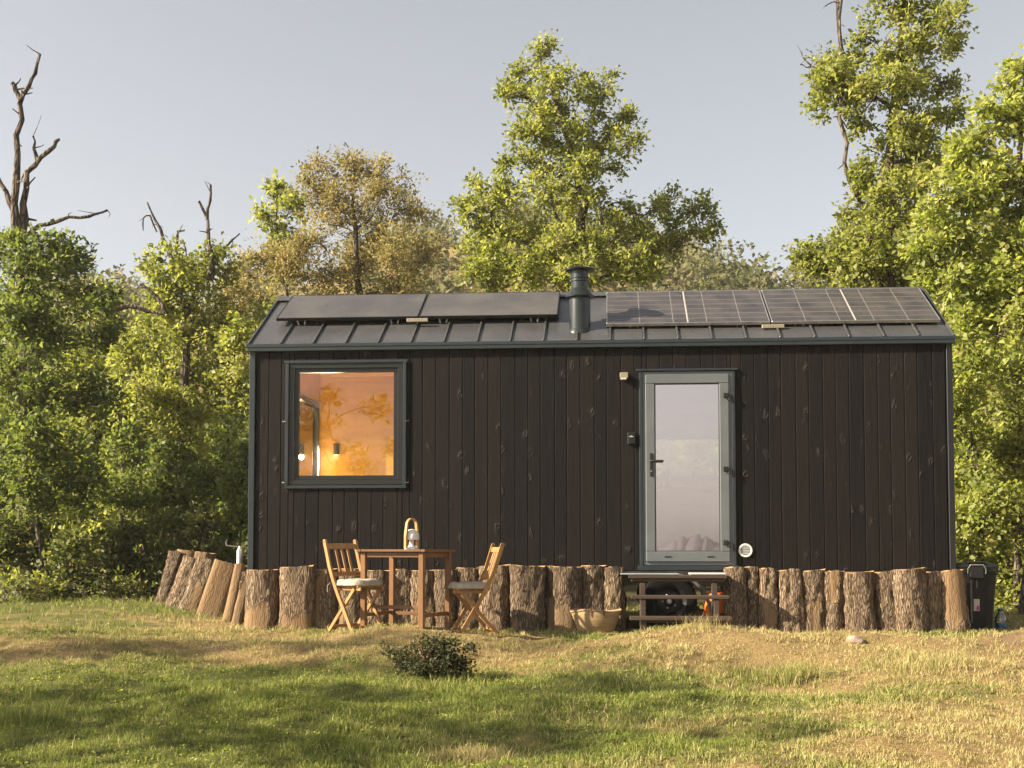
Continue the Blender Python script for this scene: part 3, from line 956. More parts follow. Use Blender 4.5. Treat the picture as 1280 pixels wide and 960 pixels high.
MB().box((DOOR[0] - .055, -.030, DOOR[2] - .052), (DOOR[1] + .055, -.001, DOOR[2] - .004), .003).build('threshold', MT['slate'], door)

# small things fixed to the wall
x, z = loc(780, 470, -.03)
fl = MB().box((x - .042, -.060, z - .022), (x + .042, -.002, z + .034), .004).build('outdoor_light', MT['tan'], cabin)
MB().box((x - .034, -.066, z - .040), (x + .026, -.012, z - .0225), .003).build('lens', MT['label'], fl)
x, z = loc(789.5, 548, -.02)
kb = MB().box((x - .042, -.040, z - .062), (x + .042, -.001, z + .062), .008).build('key_safe', MT['bin'], cabin)
em_ = MB()
for k, (dx, dz) in enumerate(((-.014, 0), (-.003, .006), (.009, .001))):
    em_.tube([(x + dx - .008, -.0415, z + .012 + dz * .5), (x + dx, -.0415, z + .020 + dz), (x + dx + .008, -.0415, z + .012 + dz * .5)], .0028, 5)
em_.build('emblem', MT['white'], kb)
x, z = loc(932, 688, -.01)
vt = MB().lathe([(.050, 0), (.068, .0), (.070, .006), (.066, .014), (.050, .012), (.050, .0)], 32, cap=False).build('wall_vent', MT['white'], cabin, True, (x, -.001, z), (R(90), 0, 0))
MB().lathe([(.001, .004), (.051, .004), (.051, .007), (.001, .007)], 24).build('vent_mesh', MT['meshgrey'], vt, False)
for k in range(5):
    MB().box((-.045 + .006 * abs(k - 2), -.034 + k * .017 - .003, .0072), (.045 - .006 * abs(k - 2), -.034 + k * .017 + .003, .010), .001).build('vent_slat', MT['label'], vt)

# trailer
ch = MB()
for y in (.28, CWD - .34):
    ch.box((.0, y, .44), (CL, y + .06, .56), .004)
for x in np.linspace(.3, CL - .3, 8):
    ch.box((x, .345, .46), (x + .05, CWD - .345, .54), .003)
ch.bar((0.1, .8, .44), (-.50, YR_, .42), .06, .08); ch.bar((0.1, CWD - .8, .44), (-.50, YR_, .42), .06, .08)
ch.build('chassis', MT['chassis'], cabin)
MB().box((.02, .02, .565), (CL - .02, CWD - .02, .605), .004).build('floor_frame', MT['chassis'], cabin)
wx, wz = loc(837, 757, -.0)
def wheel(x, y, s):
    w = empty('wheel', (x, y, .285), 0, cabin); w.rotation_euler = (R(90) * s, 0, 0)
    MB().lathe([(.17, -.09), (.24, -.098), (.272, -.088), (.285, -.06), (.287, 0), (.285, .06), (.272, .088), (.24, .098), (.17, .09)], 40, cap=False).build('tyre', MT['rubber'], w, True)
    MB().lathe([(.02, .02), (.06, .055), (.10, .055), (.13, .035), (.165, .085), (.176, .093), (.172, .06), (.17, -.08), (.02, -.08)], 36).build('rim', MT['rim'], w, True)
    MB().lathe([(.001, .09), (.022, .088), (.030, .078), (.032, .05)], 16).build('hub_cap', MT['alu'], w, True)
    for k in range(5):
        a = R(90 + 72 * k + 20)
        MB().lathe([(.010, .05), (.012, .068), (.006, .075)], 8, (.068 * math.cos(a), .068 * math.sin(a), 0)).build('wheel_bolt', MT['alu'], w, True)
for x in (wx, wx - .72):
    wheel(x, .12, 1); wheel(x, CWD - .12, -1)
g_ = MB()
arc = [(wx + .36 * math.cos(a), wz * 0 + .285 + .36 * math.sin(a)) for a in np.linspace(R(10), R(86), 12)]
g_.tube([(a, .12, b) for a, b in arc], .026, 8)
g_.build('mudguard', MT['hose'], cabin, True)
# trailer jack by the draw bar
jx, jy = -.40, 1.0
jk = MB().lathe([(.034, .30), (.036, .32), (.036, .80), (.030, .81), (.02, .83), (.012, .85)], 16, (jx, jy, 0)).build('trailer_jack', MT['alu'], cabin, True)
MB().tube([(jx, jy, .84), (jx - .12, jy - .02, .855), (jx - .15, jy - .02, .86), (jx - .155, jy - .02, .90), (jx - .14, jy - .02, .925)], .007, 6).build('crank', MT['alu'], jk)
MB().tube([(jx, jy, .31), (jx, jy, .05)], .025, 10).build('jack_leg', MT['alu'], jk)
MB().lathe([(.06, .0), (.06, .02), (.03, .05)], 14, (jx, jy, .02)).build('jack_foot', MT['alu'], jk)

# ------------------------------------------------------------------ steps at the door
def cworld(x, y, z): return tuple(c2w(x, y, z))
sx0, sx1 = loc(788, 720, -.40)[0], loc(908, 720, -.40)[0]
st = empty('entry_steps', cworld(sx0, -.12, 0), -PHI)
tag(st, 'dark brown open wooden steps below the glazed door', 'steps')
W_ = sx1 - sx0
zt = loc(840, 719, -.40)[1]
z2 = loc(840, 744, -.58)[1]; z3 = loc(840, 770, -.74)[1]
for k in range(3):
    MB().box((-.02, -.36 + k * .117, zt - .03), (W_, -.36 + k * .117 + .113, zt), .004).build('deck_board', MT['tread'], st)
MB().box((.005, -.330, zt - .062), (W_ - .02, -.305, zt - .0305), .003).build('deck_apron', MT['tread'], st)
MB().box((.0, -.60, z2 - .032), (W_, -.40, z2), .004).build('tread', MT['tread'], st)
MB().box((-.015, -.80, z3 - .034), (W_ + .005, -.60, z3), .004).build('tread', MT['tread'], st)
MB().box((.09, -.72, z3 - .062), (W_ - .08, -.69, z3 - .0345), .003).build('tread_support', MT['tread'], st)
for x in (.09, W_ - .15):
    MB().box((x, -.345, -.05), (x + .055, -.29, zt - .078), .004).build('post', MT['tread'], st)
    MB().box((x + .002, -.59, -.05), (x + .053, -.53, z2 - .034), .004).build('post', MT['tread'], st)
    MB().box((x - .005, -.775, -.06), (x + .050, -.725, z3 - .036), .004).build('post', MT['tread'], st)
cl = MB().box((-.10, -.34, zt + .004), (.48, -.05, zt + .016), .004)
tag(cl.build('folded_tarp', MT['cloth'], None, False, cworld(sx0, -.12, 0), (0, 0, -PHI)), 'pale folded tarp lying on the top step', 'tarp')
mt_ = MB().box((W_ - .36, -.33, zt + .004), (W_ - .01, -.05, zt + .022), .006)
tag(mt_.build('door_mat', MT['label'], None, False, cworld(sx0, -.12, 0), (0, 0, -PHI)), 'pale door mat at the right end of the top step', 'door mat')

# gas bottle behind the steps
gx, gz = loc(890, 752, .08)
gb = empty('gas_bottle', cworld(gx + .05, .10, 0), -PHI)
gb.scale = (.9, .9, .82); tag(gb, 'orange gas bottle standing under the cabin behind the steps', 'gas bottle')
MB().lathe([(.10, .0), (.13, .02), (.145, .05), (.148, .30), (.13, .36), (.08, .40), (.03, .415)], 24).build('bottle_body', MT['orange'], gb, True)
MB().lathe([(.105, .36), (.11, .37), (.11, .45), (.105, .46), (.10, .45), (.10, .36)], 20, cap=False).build('collar', MT['orange'], gb, True)
MB().lathe([(.02, .40), (.022, .44), (.035, .45), (.035, .47), (.01, .48)], 12).build('valve', MT['darkmetal'], gb, True)
MB().bar((-.16, -.152, .16), (.16, -.152, .22), .006, .016).build('strap', MT['darkmetal'], gb)
fb = MB().lathe([(.10, 0), (.12, .02), (.12, .16), (.10, .19), (.03, .2), (.03, .23)], 16, sx=1.1, sy=.7).build('canister', MT['tan'], None, True, cworld(loc(872, 752, .1)[0], .34, 0.0))
tag(fb, 'small yellow canister between the trailer wheel and the gas bottle', 'canister')
hs = MB().tube([cworld(*p) for p in ((wx + .05, -.02, .56), (wx + .20, -.05, .53), (wx + .33, -.06, .42), (wx + .40, -.05, .26), (wx + .44, -.02, .08), (wx + .47, .05, .03))], .020, 10)
tag(hs.build('corrugated_hose', MT['hose'], None, True), 'grey hose curving down beside the trailer wheel', 'hose')

# ------------------------------------------------------------------ logs
def log(name_label, p0, p1, w, bare, seed, ry=.8, top_r=1.0, tilt=0.0, group='split logs stood round the cabin'):
    """upright log from foot p0 to top p1 (world), w wide; bare: list of (theta0, theta1, t0, t1) without bark"""
    g = np.random.default_rng(seed)
    p0 = np.array(p0); p1 = np.array(p1)
    d = p1 - p0; L = np.linalg.norm(d); d /= L
    s = np.cross(d, V(0, 1, 0)) * -1
    s = V(1, 0, 0) - d * d[0]; s /= np.linalg.norm(s)
    u = np.cross(d, s)
    n, m = 44, 22
    th = np.linspace(0, 2 * math.pi, n, endpoint=False); t = np.linspace(0, 1, m)
    TH, T = np.meshgrid(th, t)
    r0 = w / 2
    lob = 1 + sum(g.uniform(.03, .10) / k * np.cos(k * TH + g.uniform(0, 6.28) + g.uniform(-.6, .6) * T) for k in (2, 3, 4, 5))
    swell = 1 + g.uniform(.0, .10) * (1 - T) ** 3 + .04 * np.sin(T * g.uniform(2, 5) + g.uniform(0, 6))
    P = np.stack([np.cos(TH) * 2.6, np.sin(TH) * 2.6, T * L * 1.9 / max(w, .12) * .5], -1).reshape(-1, 3) + g.uniform(-50, 50, 3)
    rid = 1 - np.abs(noise3(P, 1.15)); rid = rid.reshape(TH.shape)
    rid2 = (1 - np.abs(noise3(P * 1.7 + 11, 1.0))).reshape(TH.shape)
    B = np.zeros_like(TH)
    wob = noise3(P * .55, 1.5).reshape(TH.shape)
    for (a0, a1, t0, t1) in bare:
        ca, ha = (a0 + a1) / 2, (a1 - a0) / 2
        dA = np.abs((TH - R(ca) + math.pi) % (2 * math.pi) - math.pi) / R(ha)
        dT = np.abs(T - (t0 + t1) / 2) / ((t1 - t0) / 2)
        B = np.maximum(B, sstep(1.18, .86, np.maximum(dA, dT) + .42 * wob))
    r = r0 * lob * swell * (1 + (top_r - 1) * T)
    r = r + (1 - B) * (.026 * rid + .014 * rid2 - .024) - B * .012
    ct = g.uniform(-.03, .03, 2)
    ct_, st_ = np.cos(TH), np.sin(TH)
    X = np.sign(ct_) * np.abs(ct_) ** .72 * r; Yq = np.sign(st_) * np.abs(st_) ** .80 * r * ry
    capz = T * L + (T ** 8) * (tilt * X + ct[0] * Yq + .012 * noise2(X * 3, Yq * 3, .5))
    P3 = p0 + X[..., None] * s + Yq[..., None] * u + capz[..., None] * d
    # keep the object's own axes along the log so the texture follows it
    Mx = np.eye(4); Mx[:3, 0] = s; Mx[:3, 1] = u; Mx[:3, 2] = d; Mx[:3, 3] = p0
    vv = np.stack([X, Yq, capz], -1).reshape(-1, 3)
    ii = np.arange(n * m).reshape(m, n)
    q = np.stack([ii[:-1, :], np.roll(ii, -1, 1)[:-1, :], np.roll(ii, -1, 1)[1:, :], ii[1:, :]], -1).reshape(-1, 4)
    me = np_mesh('log', vv, q, attr={'bare': B.ravel()}, smooth=True)
    me.materials.append(MT['log'])
    o = bpy.data.objects.new('log', me); COL.objects.link(o)
    o.matrix_world = Matrix(Mx.tolist())
    tag(o, name_label, 'log', group)
    top = vv[-n:]; inner = top * V(.5, .5, 1); 
    cz = top[:, 2].mean()
    inner[:, 2] = .5 * top[:, 2] + .5 * cz
    cv = np.concatenate([top, inner, [[0, 0, cz + .003]]])
    k = np.arange(n); k2 = (k + 1) % n
    cm = np_mesh('cut_face', cv, np.stack([k, k2, k2 + n, k + n], -1), np.stack([k + n, k2 + n, np.full(n, 2 * n)], -1))
    cm.materials.append(MT['cut'])
    c = bpy.data.objects.new('cut_face', cm); COL.objects.link(c); c.parent = o
    return o

# th = 270 faces the camera, 180 the sun at the left
FRONT = [  # foot left, foot right, top left, top right, top row, bare patches, label
    (307, 351, 311, 349, 713, [(200, 300, -.2, .46)], 'log at the front left corner of the cabin, its lower half bare'),
    (351, 394, 352, 392, 709, [(215, 330, -.2, .33)], 'wide dark bark log, second from the front left corner, pale at the foot'),
    (389, 423, 391, 421, 712, [(170, 262, -.2, .95)], 'log with a pale bare strip down its left side, behind the left folding chair'),
    (422, 457, 424, 456, 711, [(190, 250, -.2, .5)], 'log mostly hidden by the left folding chair'),
    (457, 488, 459, 487, 713, [], 'bark log seen between the left pair of table legs'),
    (490, 516, 491, 515, 712, [], 'narrow dark bark log under the middle of the table'),
    (515, 545, 514, 544, 713, [(235, 285, -.1, .5)], 'greyish log just behind the front right table leg'),
    (545, 572, 544, 572, 712, [], 'narrow log behind the right edge of the table'),
    (572, 602, 572, 600, 710, [], 'bark log behind the seat of the right folding chair'),
    (600, 637, 600, 636, 708, [], 'deeply furrowed bark log right behind the back of the right folding chair'),
    (638, 683, 639, 681, 708, [(180, 240, -.2, .25)], 'broad bark log between the right folding chair and the straw basket'),
    (684, 727, 684, 727, 709, [(210, 300, -.2, .50)], 'broad log with a bare lower half just left of the straw basket'),
    (728, 757, 727, 756, 707, [], 'bark log rising behind the left half of the straw basket'),
    (755, 780, 756, 779, 709, [], 'slim grey log between the straw basket and the steps'),
    (907, 933, 907, 932, 709, [], 'bark log touching the right side of the steps'),
    (932, 952, 932, 951, 709, [], 'narrow bark log, second to the right of the steps'),
    (950, 972, 951, 971, 711, [(230, 300, -.1, .5)], 'slim pale grey log, third to the right of the steps'),
    (974, 1006, 972, 1001, 712, [(320, 380, .6, 1.1)], 'crooked log with a gap on its left, fourth to the right of the steps'),
    (1004, 1033, 1002, 1031, 713, [(255, 290, -.1, .5)], 'greyish log, fifth to the right of the steps'),
    (1032, 1055, 1031, 1054, 714, [(230, 280, .55, 1.1)], 'narrow log with a smooth upper part, sixth to the right of the steps'),
    (1054, 1093, 1053, 1091, 716, [], 'broad evenly furrowed bark log above the small stone'),
    (1096, 1127, 1091, 1117, 715, [], 'log leaning to the left, fourth from the black bin'),
    (1120, 1157, 1117, 1154, 712, [], 'log with a round knot near its top, right of the leaning one'),
    (1155, 1180, 1155, 1178, 715, [], 'narrow bark log beside the smooth brown end log'),
    (1178, 1212, 1177, 1203, 713, [(215, 325, .30, 1.1)], 'smooth brown log at the right end of the row beside the black bin'),
]
for i, (fl_, fr_, tl_, tr_, ty, bare, lab) in enumerate(FRONT):
    w = (loc(fr_, 750, -.12)[0] - loc(fl_, 750, -.12)[0])
    ly = -.055 - .36 * w - (.04 if i % 3 == 1 else 0)
    fx = loc((fl_ + fr_) / 2, 770, ly)[0]; tx, tz = loc((tl_ + tr_) / 2, ty, ly)
    wt = (tr_ - tl_) / max(1, fr_ - fl_)
    log(lab, c2w(fx, ly - .03, -.10), c2w(tx, ly + .02, tz), w * 1.06, bare, 100 + i, .72, wt, random.uniform(-.06, .06))
# logs leaning along the draw bar at the left
LEFT = [  # foot px, foot row, depth, top px, top row, width px, bare, label
    (204, 757, 16.3, 222, 690, 20, [], 'dark bark log at the far left end of the leaning row'),
    (222, 758, 16.6, 236, 689, 30, [(150, 390, -.2, 1.2)], 'freshly split orange log behind the leftmost leaning logs'),
    (244, 760, 16.2, 257, 691, 27, [(150, 390, -.2, 1.2)], 'pale split log whose sawn top shows behind the leaning row'),
    (217, 762, 15.7, 243, 698, 24, [], 'leaning dark bark log, second from the left end of the row'),
    (238, 765, 15.3, 262, 700, 29, [(255, 330, .0, .62)], 'leaning bark log left of the smooth tan one'),
    (263, 770, 14.8, 285, 704, 36, [(150, 400, -.2, 1.2)], 'wide smooth tan log leaning in the middle of the left row'),
    (285, 774, 14.2, 301, 706, 18, [(150, 400, -.2, 1.2)], 'slim tan log leaning next to the cabin corner'),
    (294, 781, 13.7, 311, 716, 15, [(150, 400, -.2, .9)], 'orange brown slab leaning against the corner log'),
]
for i, (fx, fy, D, tx, ty, wp, bare, lab) in enumerate(LEFT):
    a = at(fx, fy, D); b = at(tx, ty, D + .10)
    a[2] = min(a[2], float(ground(a[0], a[1]))) - .05
    log(lab, a, b, wp * D / F * 1.06, bare, 300 + i, .7, .95, 0.0, 'split logs leaning along the draw bar')

# ------------------------------------------------------------------ furniture
def up_at(px, py, Y):
    p = at(px, py, Y); p[2] = float(ground(p[0], p[1])); return p

def chair(p, yaw, label):
    c = empty('folding_chair', tuple(p), yaw); tag(c, label, 'chair', 'folding garden chairs at the table')
    hw = .195
    c.scale = (.97, .97, .97)
    def post(y, name):
        pts = [(-.245, .885), (-.212, .78), (-.168, .64), (-.108, .50), (-.034, .36), (.07, .19), (.180, .0)]
        m = MB(); w, h = .024, .038
        vs_ = []; fs = []
        for i, (x, z) in enumerate(pts):
            a = V(*pts[max(i - 1, 0)]); b = V(*pts[min(i + 1, len(pts) - 1)])
            d = (b - a) / np.linalg.norm(b - a); nn = V(-d[1], d[0])
            for sy, sn in ((-1, -1), (1, -1), (1, 1), (-1, 1)):
                vs_.append((x + nn[0] * sn * h / 2, y + sy * w / 2, z + nn[1] * sn * h / 2))
        for i in range(len(pts) - 1):
            for k in range(4):
                k2 = (k + 1) % 4
                fs.append((i * 4 + k, i * 4 + k2, i * 4 + 4 + k2, i * 4 + 4 + k))
        fs.append((3, 2, 1, 0)); e = (len(pts) - 1) * 4; fs.append((e, e + 1, e + 2, e + 3))
        m.add(vs_, fs)
        m.tube([(-.245, y - w / 2, .885), (-.245, y + w / 2, .885)], h / 2, 10)
        m.build(name, MT['teak'], c)
    for s in (-1, 1):
        post(s * hw, 'back_post')
        MB().bar((.165, s * (hw - .028), .425), (-.205, s * (hw - .028), .01), .022, .036).build('rear_leg', MT['teak'], c)
        MB().bar((-.105, s * (hw - .054), .425), (.235, s * (hw - .054), .425), .022, .034).build('seat_rail', MT['teak'], c)
    MB().bar((-.230, -hw + .012, .835), (-.230, hw - .012, .835), .020, .052, (-.28, 0, .96)).build('top_rail', MT['teak'], c)
    MB().bar((-.141, -hw + .012, .565), (-.141, hw - .012, .565), .020, .042, (-.40, 0, .92)).build('lower_rail', MT['teak'], c)
    for y in (-.075, 0, .075):
        MB().bar((-.224, y, .812), (-.147, y, .585), .030, .012, (.9, 0, .3)).build('back_slat', MT['teak'], c)
    for k in range(6):
        x = -.10 + k * .058
        MB().bar((x, -hw + .03, .447), (x, hw - .03, .447), .048, .014).build('seat_slat', MT['teak'], c)
    MB().bar((.146, -hw, .055), (.146, hw, .055), .018, .030).build('stretcher', MT['teak'], c)
    MB().bar((-.155, -hw + .03, .060), (-.155, hw - .03, .060), .018, .030).build('stretcher', MT['teak'], c)
    return c

def cushion(p, yaw, label, seed):
    n, m = 20, 20
    g = np.random.default_rng(seed)
    us = np.linspace(-1, 1, n); A, B = np.meshgrid(us, us)
    sq = lambda a, b: a * np.sqrt(np.clip(1 - .32 * b ** 4, 0, 1)) * (1 - .05 * np.abs(b) ** 6)
    X = sq(A, B) * .205 + .045; Yq = sq(B, A) * .205
    e = np.clip(1 - np.maximum(np.abs(A), np.abs(B)) ** 6, 0, 1) ** .5
    dip = sum(np.exp(-((A - a) ** 2 + (B - b) ** 2) / .05) for a in (-.45, .45) for b in (-.45, .45))
    top = .462 + .010 + .055 * e - .020 * dip * e + .005 * noise2(A * 2 + seed, B * 2, 1.3)
    bot = .457 + .004 * (1 - e)
    top = np.maximum(top, bot + .004)
    v = np.concatenate([np.stack([X, Yq, top], -1).reshape(-1, 3), np.stack([X, Yq, np.broadcast_to(bot, X.shape)], -1).reshape(-1, 3)])
    ii = np.arange(n * n).reshape(n, n)
    q = np.stack([ii[:-1, :-1], ii[:-1, 1:], ii[1:, 1:], ii[1:, :-1]], -1).reshape(-1, 4)
    bd = np.concatenate([ii[0, :-1], ii[:-1, -1], ii[-1, :0:-1], ii[:0:-1, 0]]); bd2 = np.roll(bd, -1)
    side = np.stack([bd2, bd, bd + n * n, bd2 + n * n], -1)
    me = np_mesh('seat_cushion', v * .96, np.concatenate([q, q[:, ::-1] + n * n, side]), smooth=True)
    o = obj('seat_cushion', me, MT['linen'], None, tuple(p), (0, 0, yaw))
    tag(o, label, 'cushion', 'cushions on the folding chairs')
    MB().tube([(-.155, -.19, .466), (-.175, -.205, .44), (-.17, -.21, .38)], .004, 5).build('tie', MT['linen'], o)
    return o

pc = up_at(445, 790, 12.15)
chair(pc, R(-42), 'wooden folding chair left of the table, turned half towards the camera')
cushion(pc, R(-42), 'cream cushion on the left folding chair', 3)
pc2 = up_at(592, 788, 12.35)
chair(pc2, R(180 + 14), 'wooden folding chair right of the table, seen from its side')
cushion(pc2, R(180 + 14), 'cream cushion on the right folding chair', 8)

# table
TZ = .762
pt = up_at(508, 788, 12.25)
tab = empty('garden_table', tuple(pt), R(-21)); tag(tab, 'dark wooden slatted garden table between the two chairs', 'table')
hw_, hd_ = .355, .355
for k in range(8):
    y0 = -hd_ + k * (2 * hd_ / 8)
    MB().box((-hw_ + .045, y0 + .002, TZ - .022), (hw_ - .045, y0 + 2 * hd_ / 8 - .002, TZ), .003).build('top_slat', MT['teakd'], tab)
for s in (-1, 1):
    MB().box((s * hw_, -hd_, TZ - .024), (s * (hw_ - .043), hd_, TZ + .0005), .003).build('top_end', MT['teakd'], tab)
for sx_ in (-1, 1):
    for sy_ in (-1, 1):
        cx, cy_ = sx_ * (hw_ - .055), sy_ * (hd_ - .055)
        MB().box((cx - .025, cy_ - .025, -.02), (cx + .025, cy_ + .025, TZ - .0245), .004).build('leg', MT['teakl'], tab)
for s in (-1, 1):
    MB().box((-hw_ + .084, s * (hd_ - .055) - .011, TZ - .075), (hw_ - .084, s * (hd_ - .055) + .011, TZ - .0245), .003).build('apron', MT['teakd'], tab)
    MB().box((s * (hw_ - .055) - .011, -hd_ + .084, TZ - .075), (s * (hw_ - .055) + .011, hd_ - .084, TZ - .0245), .003).build('apron', MT['teakd'], tab)
    MB().box((s * (hw_ - .055) - .011, -hd_ + .084, .13), (s * (hw_ - .055) + .011, hd_ - .084, .165), .003).build('stretcher', MT['teakd'], tab)
MB().box((-hw_ + .084, hd_ - .066, .12), (hw_ - .084, hd_ - .044, .155), .003).build('stretcher', MT['teakd'], tab)
MB().box((-hw_ + .084, -hd_ + .20, .20), (hw_ - .084, -hd_ + .222, .235), .003).build('stretcher', MT['teakd'], tab)

# portable lamp on the table
lp = empty('table_lamp', (pt[0] + .045, pt[1] + .02, pt[2] + TZ + .001), R(52)); lp.scale = (1.12, 1.12, 1.06); tag(lp, 'white dome table lamp with a wooden arch handle', 'lamp')
MB().lathe([(.062, 0), (.064, .004), (.062, .010), (.05, .018), (.03, .026), (.022, .04), (.022, .09)], 28).build('lamp_base', MT['white'], lp, True)
MB().lathe([(.060, .088), (.064, .085), (.066, .10), (.062, .13), (.050, .158), (.032, .174), (.01, .181), (.001, .182)], 28).build('lamp_shade', MT['white'], lp, True)
pts = [(.041 * math.cos(a) * 1.0, .235 + .041 * math.sin(a)) for a in np.linspace(0, math.pi, 12)]
pts = [(.041, .012), (.041, .12)] + pts + [(-.041, .12), (-.041, .012)]
hm = MB()
for (a, b) in zip(pts[:-1], pts[1:]):
    hm.bar((a[0], -.058, a[1]), (b[0], -.058, b[1]), .018, .009, (0.01, 1, 0) if abs(a[0] - b[0]) > 1e-4 else (1, 0, 0), .001) if False else None
hv_ = []; hf_ = []
for i, (x, z) in enumerate(pts):
    a = V(*pts[max(i - 1, 0)]); b = V(*pts[min(i + 1, len(pts) - 1)]); d = (b - a) / np.linalg.norm(b - a); nn = V(-d[1], d[0])
    for sy, sn in ((-1, -1), (1, -1), (1, 1), (-1, 1)):
        hv_.append((x + nn[0] * sn * .006, sy * .012, z + nn[1] * sn * .006))
for i in range(len(pts) - 1):
    for k in range(4):
        hf_.append((i * 4 + k, i * 4 + (k + 1) % 4, i * 4 + 4 + (k + 1) % 4, i * 4 + 4 + k))
hf_ += [(3, 2, 1, 0), tuple((len(pts) - 1) * 4 + k for k in range(4))]
hv_ = [(x * 1.8 if z < .17 else x * (1.8 - .55 * min(1, (z - .17) / .09)), y, z) for x, y, z in hv_]
MB().add(hv_, hf_).build('arch_handle', MT['handle_wood'], lp)

# straw basket
bp = c2w(loc(745, 780, -.42)[0], -.42, 0); bp[2] = float(ground(bp[0], bp[1])) - .005
bk = empty('straw_basket', tuple(bp), -PHI + R(4)); tag(bk, 'woven straw basket with brown leather tabs before the logs', 'basket')
n, m = 36, 14
vv = []; 
for i in range(m):
    t = i / (m - 1)
    hwid = (.175 + .080 * t ** .9) * .97; dep = .085 + .045 * math.sin(t * 2.2)
    for k in range(n):
        a = 2 * math.pi * k / n
        ca, sa = math.cos(a), math.sin(a)
        x = hwid * math.copysign(abs(ca) ** .8, ca)
        y = dep * sa * (1 - .25 * t * abs(ca))
        z = t * .225 + t ** 3 * (-.030 * (ca + .9) ** 2 * (ca < -.55) + .010 * math.sin(3 * a + 1))
        rr = 1 + .012 * (i % 2)
        vv.append((x * rr, y * rr, z))
ff = [(i * n + k, i * n + (k + 1) % n, (i + 1) * n + (k + 1) % n, (i + 1) * n + k) for i in range(m - 1) for k in range(n)] + [tuple(range(n))[::-1]]
MB().add(vv, ff).build('basket_body', MT['straw'], bk, True)
rim = [vv[(m - 1) * n + k] for k in range(n)]
MB().tube(rim + [rim[0]], .009, 6).build('basket_rim', MT['straw'], bk, True)
for x in (-.055, .065):
    for s in (-1, 1):
        y = s * .118
        MB().bar((x, y * 1.05, .245), (x + .012, y * 1.06, .165), .018, .006, (0, 1, 0), .001).build('leather_tab', MT['leather'], bk)

# ------------------------------------------------------------------ bin and water jug at the right end
Yb = 13.05
bb = at(1218, 790, Yb); bb[2] = float(ground(bb[0], bb[1])) - .01
bn = empty('wheeled_bin', tuple(bb), R(-12)); tag(bn, 'black wheeled plastic bin at the right end of the cabin', 'bin')
H = .66
def rect(w, d, z, r=.03, n=3):
    out = []
    for (cx, cy2, a0) in ((w - r, d - r, 0), (-w + r, d - r, 90), (-w + r, -d + r, 180), (w - r, -d + r, 270)):
        for k in range(n + 1):
            a = R(a0 + 90 * k / n); out.append((cx + r * math.cos(a), cy2 + r * math.sin(a), z))
    return out
def loft(rings, cap=True):
    n = len(rings[0]); vs_ = [p for r_ in rings for p in r_]; fs = []
    for i in range(len(rings) - 1):
        for k in range(n):
            fs.append((i * n + k, i * n + (k + 1) % n, (i + 1) * n + (k + 1) % n, (i + 1) * n + k))
    if cap: fs += [tuple(range(n))[::-1], tuple((len(rings) - 1) * n + k for k in range(n))]
    return MB().add(vs_, fs)
loft([rect(.150, .16, .0), rect(.155, .165, .05), rect(.195, .21, H - .06), rect(.197, .212, H - .055)]).build('bin_body', MT['bin'], bn)
loft([rect(.212, .228, H - .056), rect(.214, .23, H - .02), rect(.200, .216, H - .016)]).build('bin_rim', MT['bin'], bn)
loft([rect(.216, .232, H - .014), rect(.216, .232, H + .004), rect(.19, .20, H + .024), rect(.12, .13, H + .036), rect(.05, .06, H + .040)]).build('lid', MT['bin'], bn)
MB().box((-.085, -.236, H + .026), (.085, .12, H + .046), .008).build('lid_ridge', MT['bin'], bn)
MB().box((-.07, -.262, H - .13), (.07, -.214, H - .005), .012).build('lid_catch', MT['bin'], bn)
MB().tube([(-.085, -.25, H - .075), (-.085, -.265, H - .03), (-.062, -.262, H + .012), (.062, -.262, H + .012), (.085, -.265, H - .03), (.085, -.25, H - .075)], .007, 8).build('handle', MT['hose'], bn, True)
MB().bar((-.055, -.228, H - .14), (-.048, -.192, .09), .018, .014).build('strut', MT['hose'], bn)
MB().bar((.0, -.222, H - .14), (.002, -.212, H - .22), .014, .01).build('strut', MT['hose'], bn)
for x in (-.10, .10):
    MB().bar((x, -.202, .50), (x * .85, -.168, .06), .012, .012).build('moulded_rib', MT['bin'], bn)
lb = MB().bar((.0, -.197, .33), (.0, -.185, .21), .055, .004, (0, 1, 0), .0005).build('sticker', MT['label'], bn)
MB().bar((.012, -.1955, .262), (.012, -.192, .215), .024, .004, (0, 1, 0), .0005).build('sticker_print', MT['magenta'], lb)
for s in (-1, 1):
    MB().lathe([(.02, -.02), (.07, -.022), (.075, 0), (.07, .022), (.02, .02)], 18).build('bin_wheel', MT['rubber'], bn, True, (s * .14, .16, .07), (0, R(90), 0))
jg = at(1251, 790, 13.1); jg[2] = float(ground(jg[0], jg[1]))
ju = empty('water_jug', tuple(jg), 0); tag(ju, 'clear plastic water jug with blue cap beside the black bin', 'water jug')
MB().lathe([(.050, .0), (.056, .008), (.056, .10), (.052, .125), (.030, .165), (.022, .178), (.022, .19)], 24).build('jug_body', MT['jug'], ju, True)
MB().lathe([(.0565, .02), (.0572, .022), (.0572, .066), (.0565, .068)], 24).build('jug_label', MT['blue'], ju, True)
MB().lathe([(.026, .186), (.027, .188), (.027, .212), (.02, .215)], 18).build('cap', MT['blue'], ju, True)

